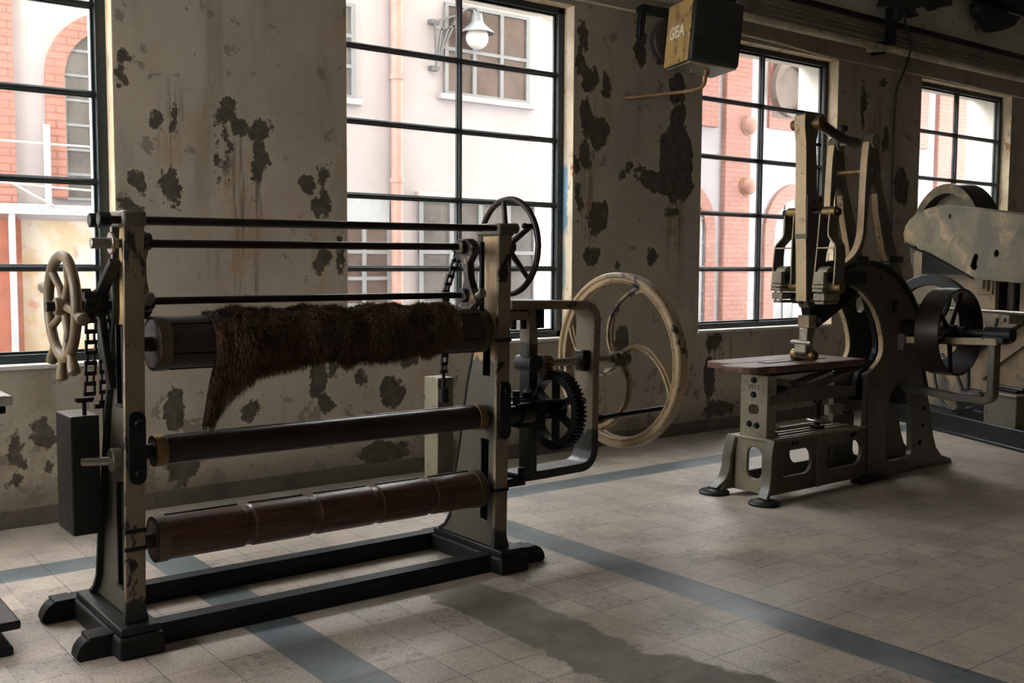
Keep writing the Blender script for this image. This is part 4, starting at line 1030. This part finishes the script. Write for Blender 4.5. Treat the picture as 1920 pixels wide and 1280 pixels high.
# stirrups hanging on the cross shaft
MB().cyl((5.80, 4.035, 1.845), (5.80, 4.47, 1.845), .024).build('cross_shaft', M['steel'], m2)
def stirrup(inner, outer, s):
    yi = (inner[0] + inner[1]) / 2
    k = MB()
    def strap(pts):
        P = smooth_path([(5.79, y, z) for y, z in pts], 4)
        k.sweep(P, rsec(.10, .007), (1, 0, 0))
    strap(inner_pts(inner)); strap(outer_pts(outer))
    k.box(5.74, 5.84, min(inner[1], outer[2]), max(inner[1], outer[2]), 1.607, 1.615)
    o = k.build('stirrup', M['casting'], m2, smooth=40)
    e = MB()
    for pts in (inner_pts(inner), outer_pts(outer)):
        e.sweep(smooth_path([(5.7385, y, z) for y, z in pts], 4), rsec(.005, .0085), (1, 0, 0))
    e.box(5.736, 5.741, min(inner[1], outer[2]), max(inner[1], outer[2]), 1.606, 1.616)
    e.build('bright_edge', M['cream_clean'], o)
    ys = sorted((inner[0], outer[0]))
    MB().cyl((5.80, ys[0] - .014, 1.845), (5.80, ys[1] + .012, 1.845), .036).build('eye', M['brass'], o, bevel=.004)
    y0, y1 = sorted((inner[2], outer[3]))
    c = MB().box(5.70, 5.86, y0 + .05, y1 - .03, 1.375, 1.455).cyl((5.79, y0 + .05, 1.43), (5.79, y1 - .03, 1.43), .062)
    c.box(5.685, 5.86, y0 + .04, y1 - .028, 1.352, 1.369).box(5.685, 5.86, y0 + .045, y1 - .03, 1.325, 1.345)
    c.box(5.70, 5.87, y0 + .04, y1 - .03, 1.27, 1.315).box(5.71, 5.87, y0 + .05, y1 - .035, 1.245, 1.262)
    for y in (y0 + .06, y1 - .05): c.cyl((5.715, y, 1.25), (5.715, y, 1.36), .008, n=8)
    c.build('clamp_block', M['casting_light'], o, bevel=.006)
    MB().cyl((5.79, y0 - .035, 1.355), (5.79, y1 + .02, 1.355), .036).build('clamp_pin', M['brass'], o, bevel=.004)
def inner_pts(i): return [(i[0], 1.83), (i[1], 1.61), (i[2], 1.37)]
def outer_pts(o): return [(o[0], 1.83), (o[1], 1.70), ((o[1] + o[2]) / 2, 1.655), (o[2], 1.60), (o[3], 1.37)]
stirrup((4.14, 4.155, 4.178), (4.067, 4.074, 4.015, 4.023), -1)
stirrup((4.345, 4.355, 4.357), (4.419, 4.423, 4.496, 4.511), 1)
for y in (4.10, 4.43): MB().beam((5.84, y, 1.40), (6.12, y if y < 4.2 else 4.40, 1.42), .07, .10, (0, 0, 1)).build('clamp_arm', M['iron_green'], m2, bevel=.008)
# lower arm and presser
MB().plate([(5.80, 1.235), (5.84, 1.095), (5.90, 1.075), (6.10, 1.165), (6.26, 1.25), (6.40, 1.34), (6.36, 1.44), (6.10, 1.34), (5.95, 1.30)], [], XZ, 4.25, 4.325).build('lower_arm', M['iron'], m2, bevel=.008)
MB().cyl((5.825, 4.17, 1.27), (5.825, 4.40, 1.27), .03).cyl((5.87, 4.19, 1.13), (5.87, 4.26, 1.13), .018).build('lower_pin', M['steel'], m2, bevel=.004)
MB().plate([(5.785, 1.165), (5.875, 1.165), (5.872, 1.08), (5.79, 1.08)], [], XZ, 4.24, 4.33).build('presser_head', M['cream_clean'], m2, bevel=.006)
MB().plate([(5.79, 1.08), (5.868, 1.08), (5.86, 1.03), (5.845, .985), (5.785, .985), (5.79, 1.03)], [], XZ, 4.25, 4.32).build('presser_stem', M['bright_steel'], m2, bevel=.006)
MB().plate([(5.76, .985), (5.84, .985), (5.85, .93), (5.845, .892), (5.78, .885), (5.755, .91)], [], XZ, 4.235, 4.335).cyl((5.775, 4.20, .98), (5.775, 4.37, .98), .018).build('roller_holder', M['bright_steel'], m2, bevel=.01)
MB().cyl((5.81, 4.20, .898), (5.81, 4.38, .898), .036, n=28).cyl((5.81, 4.19, .898), (5.81, 4.21, .898), .028).build('polishing_roller', M['brass'], m2, bevel=.004)
# drive shaft, pulleys, outrigger
px_, pz_ = 6.80, 1.045
MB().cyl((px_, 4.44, pz_), (px_, 3.40, pz_), .026).cyl((px_, 3.93, pz_), (px_, 3.70, pz_), .040).cyl((px_, 4.14, pz_), (px_, 4.06, pz_), .07).build('drive_shaft', M['steel'], m2)
r, y0, y1, tw = .30, 3.735, 3.905, .011
PU = MB().lathe([(r, 0), (r + .004, (y1 - y0) / 2), (r, y1 - y0), (r - tw, y1 - y0), (r - tw - .002, (y1 - y0) / 2), (r - tw, 0)], (px_, y0, pz_), (0, 1, 0), 72).build('belt_pulley', M['rod'], m2, smooth=40)
s = MB()
for k in range(5):
    g = math.radians(62 + 72 * k); c, q = math.cos(g), math.sin(g); ym = (y0 + y1) / 2
    s.tube([(px_ + .03 * c, ym, pz_ + .03 * q), (px_ + (r - tw) * c, ym, pz_ + (r - tw) * q)], [.018, .013], 10)
s.each('spoke', M['steel'], PU)
MB().cyl((px_, y0 + .03, pz_), (px_, y1 - .03, pz_), .05).build('hub', M['steel'], PU, bevel=.004)
wy_, wz_, wx_ = 4.63, 1.03, 7.92
Pw = MB().lathe([(.40, 0), (.40, .05), (.31, .05), (.31, 0)], (wx_, wy_, wz_), (1, 0, 0), 64).build('flywheel', M['iron_green'], m2, bevel=.006)
for k in range(4):
    P = []
    for r, th in ((.04, 80), (.12, 60), (.22, 42), (.325, 30)):
        g = math.radians(th + 90 * k); P.append((wx_ + .025, wy_ + r * math.cos(g), wz_ + r * math.sin(g)))
    MB().tube(smooth_path(P, 4), .024, 8).build('spoke', M['iron_green'], Pw)
MB().cyl((wx_ - .03, wy_, wz_), (wx_ + .08, wy_, wz_), .06).build('hub', M['iron_green'], Pw)
MB().cyl((6.95, wy_, wz_), (wx_ + .1, wy_, wz_), .025).box(6.9, 6.98, YF - .03, wy_ + .05, wz_ - .06, wz_ + .06).build('rear_shaft', M['steel'], m2, bevel=.004)
MB().beam((6.735, 4.15, .972), (6.735, 3.44, 1.00), .045, .048, (0, 0, 1)).build('outrigger_bar', M['cream_clean'], m2, bevel=.006)
MB().box(6.68, 6.80, 4.09, 4.15, .90, 1.02).build('outrigger_bracket', M['casting'], m2, bevel=.008)
yarc = lambda cy, cz, r, a0, a1, n=6: [V((6.76, cy + r * math.cos(math.radians(a0 + (a1 - a0) * i / n)), cz + r * math.sin(math.radians(a0 + (a1 - a0) * i / n)))) for i in range(n + 1)]
MB().sweep([V((6.76, 3.475, 1.0)), V((6.76, 3.475, .72))] + yarc(3.535, .655, .06, 180, 260) + [V((6.78, 3.75, .598)), V((6.80, 4.15, .635))], rsec(.085, .05), (1, 0, 0)).build('outrigger_frame', M['casting'], m2, bevel=.008)
MB().cyl((px_, 3.56, pz_), (px_, 3.37, pz_), .05).box(px_ - .075, px_ + .05, 3.40, 3.54, .985, 1.035).build('end_bearing', M['iron_green'], m2, bevel=.008)

# ------------------------------------------------------------------ machine 3: sheet-metal covered guillotine in the corner
AZ = math.radians(25); U3 = V((math.sin(AZ), math.cos(AZ), 0)); V3 = V((math.cos(AZ), -math.sin(AZ), 0)); O3 = V((8.56, 4.5, 0))
X3 = basis(U3, V3, (0, 0, 1), O3) @ Matrix.Scale(1, 4)
m3 = thing('covered_guillotine', O3, 'pale sheet-metal guillotine with a large top wheel beside the right edge, behind the press', 'machine')
UV = lambda a, b, t: V((a, t, b))
def b3(mb, name, mat, par=m3, **k): return mb.build(name, M[mat], par, xf=X3, **k)
b3(MB().box(-.95, 1.40, 0, .75, .001, .175).box(-.97, 1.43, -.012, .77, .001, .03), 'base', 'iron_green', bevel=.01)
b3(MB().plate([(1.40, .175), (1.40, 1.62), (1.30, 1.75), (-1.0, 1.75), (-1.0, .175)], [rect(-.11, .195, 1.12, 1.42)], UV, .25, .29), 'front_plate', 'sheet_pink', bevel=.005)
b3(MB().box(-1.0, 1.38, .62, .66, .175, 1.75), 'rear_plate', 'sheet_pink')
b3(MB().box(-.11, .195, .40, .42, 1.1, 1.45), 'recess_panel', 'iron')
b3(MB().cyl((.05, .33, 1.1), (.05, .33, 1.5), .06, n=24), 'ram_cylinder', 'steel')
b3(MB().box(.22, .42, .235, .252, 1.25, 1.45), 'latch_plate', 'sheet_pink', bevel=.004)
b3(MB().box(.30, .38, .20, .24, 1.30, 1.42).cyl((.27, .22, 1.28), (.27, .22, 1.42), .012), 'latch', 'casting_light', bevel=.005)
cov = [(.634, 2.042), (-.10, 1.945), (-1.0, 1.825), (-1.0, 1.345), (-.403, 1.366), (-.05, 1.372), (.09, 1.385), (.192, 1.405), (.50, 1.51), (.804, 1.615), (1.226, 1.735), (1.25, 1.80), (1.225, 1.87), (1.168, 1.925), (1.07, 1.975), (.948, 2.012), (.80, 2.035)]
rag = [(.20 + dx, 1.548 + dz) for dx, dz in ((.0, .055), (-.035, .06), (-.055, .03), (-.04, 0.0), (-.03, -.03), (-.05, -.06), (-.015, -.085), (.03, -.08), (.055, -.05), (.03, -.01), (.02, .02))]
CV = b3(MB().plate(cov, [rag[::-1], circ(-.082, 1.605, .032), circ(.552, 1.943, .021)], UV, .03, .045), 'blade_cover', 'beltgrey', bevel=.003)
P = [V((a, .12, z)) for a, z in cov[:1] + cov[1:3]]
cm = MB(); cm.sweep([V((a, .125, z)) for a, z in [(-1.0, 1.345), (-.403, 1.366), (.09, 1.385), (.192, 1.405), (.804, 1.615), (1.226, 1.735), (1.25, 1.80), (1.225, 1.87), (1.168, 1.925), (1.07, 1.975), (.948, 2.012), (.80, 2.035), (.634, 2.042), (-.10, 1.945), (-1.0, 1.825)]], rsec(.19, .008), (0, 1, 0))
b3(cm, 'cover_edge', 'beltgrey', CV)
b3(MB().box(-1.0, 1.15, .17, .19, 1.42, 1.9), 'inner_plate', 'iron', CV)
b3(MB().beam((1.24, .028, 1.72), (.20, .028, 1.392), .012, .02, (0, 1, 0)), 'cover_lip', 'iron', CV)
wu, wz, wr = 1.15, 1.73, .55
WH = b3(MB().lathe([(wr, 0), (wr, .22), (wr - .09, .22), (wr - .09, 0)], (wu, .40, wz), (0, 1, 0), 72), 'top_wheel', 'steel', smooth=40)
b3(MB().lathe([(wr - .004, -.006), (wr - .004, .004), (wr - .09, .004), (wr - .09, -.006)], (wu, .40, wz), (0, 1, 0), 72), 'wheel_face', 'beltgrey', WH)
b3(MB().cyl((wu, .50, wz), (wu, .53, wz), wr - .08, n=48).cyl((wu, .30, wz), (wu, .6, wz), .06), 'wheel_disc', 'beltgrey', WH)
RB = b3(MB().cyl((1.1, .05, 1.115), (-1.0, .05, 1.12), .017), 'guard_rail', 'bright_steel')
for a in (-.2, 1.0):
    b3(MB().box(a - .045, a + .045, .05, .25, 1.02, 1.10).cyl((a, .045, 1.055), (a, .02, 1.055), .02), 'rail_bracket', 'casting_light', RB, bevel=.006)
b3(MB().box(-.41, -.012, .02, .25, .125, .44).box(-.42, 0, .01, .26, .42, .445), 'switch_box', 'casting', bevel=.008)
b3(MB().cyl((-.35, .14, .475), (.02, .14, .475), .02).box(-.3, -.1, .10, .18, .445, .47), 'box_handle', 'iron', bevel=.004)
MO = b3(MB().cyl((.02, .16, .30), (.40, .16, .30), .115, n=28).box(.03, .39, .05, .25, .176, .25), 'motor', 'iron', bevel=.006)
b3(MB().cyl((.06, .06, .39), (.3, .06, .33), .016).box(.08, .2, .04, .08, .39, .42), 'motor_terminal', 'bright_steel', MO)
for k, pts in enumerate((((.98, .20, .66), (.80, .12, .40), (.66, .10, .25), (.48, .08, .20), (.36, .06, .24)), ((.80, .18, .68), (.5, .12, .52), (.36, .10, .36)), ((.34, .2, 1.05), (.30, .10, .75), (.28, .08, .42)), ((.12, .22, 1.05), (.06, .12, .7), (.04, .10, .4), (.16, .06, .28), (.25, .05, .25)))):
    b3(MB().tube(smooth_path(pts, 6), .016, 8), 'motor_cable', 'cable')
b3(MB().beam((-.6, .20, 1.20), (.70, .235, .60), .02, .05, (0, 1, 0)), 'brace', 'iron', bevel=.003)
b3(MB().sweep([V((-.9, .235, .98)), V((-.3, .235, .90)), V((.1, .235, .66)), V((.3, .235, .5))], rsec(.02, .02), (0, 1, 0)), 'curved_rib', 'sheet_pink')
b3(MB().box(1.30, 1.44, .1, .2, .176, .42), 'end_bracket', 'iron_green', bevel=.008)

# ------------------------------------------------------------------ heater box high on the wall
az_ = math.radians(20)
ga = V((math.sin(az_ + PI / 2), math.cos(az_ + PI / 2), 0)); gb = V((math.sin(az_), math.cos(az_), 0))
GE = V((6.005, 5.52, 3.545))
XG = basis(ga, gb, (0, 0, 1), GE) @ Matrix.Rotation(math.radians(5), 4, 'Y') 
g1 = thing('heater_box', GE, 'scorched yellow and black metal box lettered in white, fixed high between two windows', 'heater')
def bg(mb, name, mat, par=g1, **k): return mb.build(name, M[mat], par, xf=XG, **k)
BX = bg(MB().box(.012, .45, .0, .42, -.50, 0), 'casing', 'gea_dark', bevel=.03)
bg(MB().box(-.004, .022, .012, .41, -.492, -.01), 'end_panel', 'gea', BX, bevel=.012)
bg(MB().box(.03, .44, -.006, .004, -.335, -.325).box(.03, .30, -.008, .004, -.42, -.412), 'seam', 'iron', BX)
bg(MB().box(.03, .43, .02, .40, -.507, -.495), 'bottom_plate', 'beltgrey', BX)
for k in range(7): bg(MB().box(.05, .42, -.008, .004, -.07 - .035 * k, -.06 - .035 * k), 'louvre', 'gea_dark', BX, bevel=.002)
text_mesh('lettering', 'GEA', .135, XG @ basis((0, -1, 0), (0, 0, 1), (-1, 0, 0), (-.006, .215, -.25)), M['letters'], BX, .003)
bg(MB().cyl((.10, .43, -.25), (.10, .52, -.25), .195, n=36).cyl((.10, .5, -.25), (.10, .6, -.25), .07), 'fan_drum', 'gea_dark', bevel=.01)
bg(MB().box(.02, .07, .43, .60, -.27, -.20).box(.03, .08, .43, .62, -.42, -.37).box(-.22, .3, .44, .56, -.06, -.01).box(-.22, -.17, .46, .52, -.26, -.02).box(.1, .42, .1, .75, .0, .05), 'wall_bracket', 'iron', bevel=.006)
bg(MB().tube(smooth_path([(.26, .18, -.50), (.26, .18, -.56), (.262, .20, -.615), (.235, .24, -.645), (.16, .33, -.665), (-.08, .56, -.70), (-.20, .66, -.72)], 5), .014, 10).cyl((.26, .18, -.55), (.26, .18, -.50), .024), 'drain_pipe', 'rust')
bg(MB().cyl((.12, .15, -.51), (.12, .15, -.55), .006).cyl((.12, .15, -.545), (.12, .15, -.555), .012), 'bleed_screw', 'bright_steel')

# ------------------------------------------------------------------ pipes and cables along the wall
def pipe(name, pts, r, mat, label, cat='pipe', smooth=True):
    return tag(MB().tube(pts, r, 12).build(name, M[mat]), label, cat)
tk = pipe('wall_pipe', [(XW, 6.13, 3.68), (6.9, 6.13, 3.68), (9.3, 6.13, 3.68), (16, 6.13, 3.70)], .036, 'pipe', 'thickest pale pipe running along the wall over the window heads')
for x in (1, 4.4, 9.45, 13): MB().box(x - .015, x + .015, 6.10, 6.25, 3.62, 3.74).build('pipe_bracket', M['iron'], tk, bevel=.003)
MB().tube([(9.12, 6.08, 3.605), (9.4, 6.10, 3.65), (9.55, 6.12, 3.69)], .02, 8).build('branch_pipe', M['pipe'], tk)
pipe('thin_pipe', smooth_path([(XW, 6.2, 3.54), (4, 6.2, 3.54), (7.4, 6.2, 3.545), (8.7, 6.2, 3.505), (10.5, 6.2, 3.515), (12.4, 6.2, 3.50), (16, 6.2, 3.5)], 4), .011, 'pipe', 'thin pale pipe sagging just above the window heads, lowest of the pipes')
for z, r, l in ((3.785, .013, 'thin grey conduit directly above the thickest pale pipe'), (3.835, .011, 'middle of three thin grey conduits above the thickest pipe'), (3.875, .012, 'topmost of three thin grey conduits above the thickest pipe')):
    pipe('conduit', [(XW, 6.215, z), (16, 6.215, z)], r, 'conduit', l, 'conduit')
st(MB().box(XW, 16, 6.19, 6.25, 3.955, 3.995).build('trim_1', M['iron'], smooth=0, bevel=.006))
hb = thing('shaft_bracket', (9.6, 6.2, 4.2), 'black iron bracket with a hooked foot high on the wall above the press', 'bracket')
MB().plate([(9.30, 4.42), (10.62, 4.42), (10.60, 4.26), (10.35, 4.215), (10.30, 4.17), (10.22, 4.205), (9.92, 4.13), (9.90, 4.10), (9.98, 4.08), (9.97, 4.055), (9.86, 4.045), (9.78, 4.07), (9.74, 4.12), (9.66, 3.97), (9.60, 3.97), (9.60, 4.10), (9.36, 4.08), (9.42, 4.20), (9.32, 4.26)], [], XZ, 6.06, 6.16).build('hooked_plate', M['cable'], hb, bevel=.006)
MB().box(9.45, 10.5, 6.05, 6.25, 4.3, 4.42).box(9.57, 9.68, 6.12, 6.19, 3.735, 4.1).build('mounting_block', M['iron'], hb, bevel=.006)
h2b = thing('pointed_bracket', (11.5, 6.2, 4.2), 'black pointed iron bracket under the dark beam, near the top right corner', 'bracket')
MB().plate([(11.18, 4.36), (12.1, 4.36), (11.95, 4.24), (11.72, 4.16), (11.60, 4.13), (11.48, 4.135), (11.32, 4.22), (11.2, 4.28)], [], XZ, 6.06, 6.18).build('pointed_plate', M['cable'], h2b, bevel=.006)
MB().box(11.3, 11.9, 6.12, 6.25, 4.3, 4.42).build('mounting_block', M['iron'], h2b, bevel=.006)
st(MB().box(9.3, 16, 6.02, 6.25, 4.46, 4.62).build('beam', M['oak'], smooth=0, bevel=.02))
tag(MB().tube(smooth_path([(9.72, 6.05, 4.07), (9.72, 6.06, 3.98), (9.80, 6.06, 3.84), (9.84, 6.06, 3.70), (9.86, 6.12, 3.55), (9.865, 6.16, 3.45), (9.87, 6.228, 3.25), (9.86, 6.236, 2.4), (9.89, 6.236, 1.6), (9.89, 6.236, .9)], 6), .011, 8).build('hanging_cable', M['cable']), 'thin black cable hanging from the hooked bracket down the wall', 'cable')

# ------------------------------------------------------------------ piece of another machine at the left edge
lb = thing('iron_bench', (.55, 4.35, 0), 'black iron bench end cut off by the left edge of the photo', 'bench')
MB().box(.1, .845, 3.98, 4.6, .985, 1.02).build('top', M['sillwhite'], lb, bevel=.006)
MB().box(.1, .825, 4.0, 4.58, .955, .985).build('top_frame', M['iron'], lb, bevel=.006)
MB().box(.35, .62, 4.2, 4.5, .15, .955).build('column', M['iron'], lb, bevel=.02)
MB().box(.2, .868, 4.20, 4.66, .0, .035).box(.2, .80, 4.24, 4.62, .035, .09).build('base', M['iron_green'], lb, bevel=.008)
MB().box(.2, .90, 4.22, 4.64, .09, .125).build('base_flange', M['iron_green'], lb, bevel=.008)

# ------------------------------------------------------------------ camera, daylight
cam = bpy.data.cameras.new('camera'); co = bpy.data.objects.new('camera', cam); C.objects.link(co)
cam.sensor_fit = 'HORIZONTAL'; cam.sensor_width = 36; cam.lens = 1946.238 / 1920 * 36; cam.clip_end = 200
yaw, pit, rol = .659752, .0752679, .00590414
fw = V((math.sin(yaw) * math.cos(pit), math.cos(yaw) * math.cos(pit), -math.sin(pit)))
r0 = V((math.cos(yaw), -math.sin(yaw), 0)); u0 = r0.cross(fw)
rr = r0 * math.cos(rol) + u0 * math.sin(rol); uu = u0 * math.cos(rol) - r0 * math.sin(rol)
co.matrix_world = basis(rr, uu, -fw, (0, 0, 1.5))
sc = bpy.context.scene; sc.camera = co
w = bpy.data.worlds.new('sky'); sc.world = w; w.use_nodes = True
bgn = w.node_tree.nodes['Background']; bgn.inputs[0].default_value = (1.0, .98, .965, 1); bgn.inputs[1].default_value = 32.0
sc.view_settings.view_transform = 'Standard'; sc.view_settings.look = 'None'; sc.view_settings.gamma = 1; sc.view_settings.exposure = -0.13
sc.cycles.use_denoising = True
sc.cycles.max_bounces = 8; sc.cycles.diffuse_bounces = 5; sc.cycles.transparent_max_bounces = 12
sc.cycles.sample_clamp_indirect = 6
sc.cycles.caustics_reflective = False; sc.cycles.caustics_refractive = False
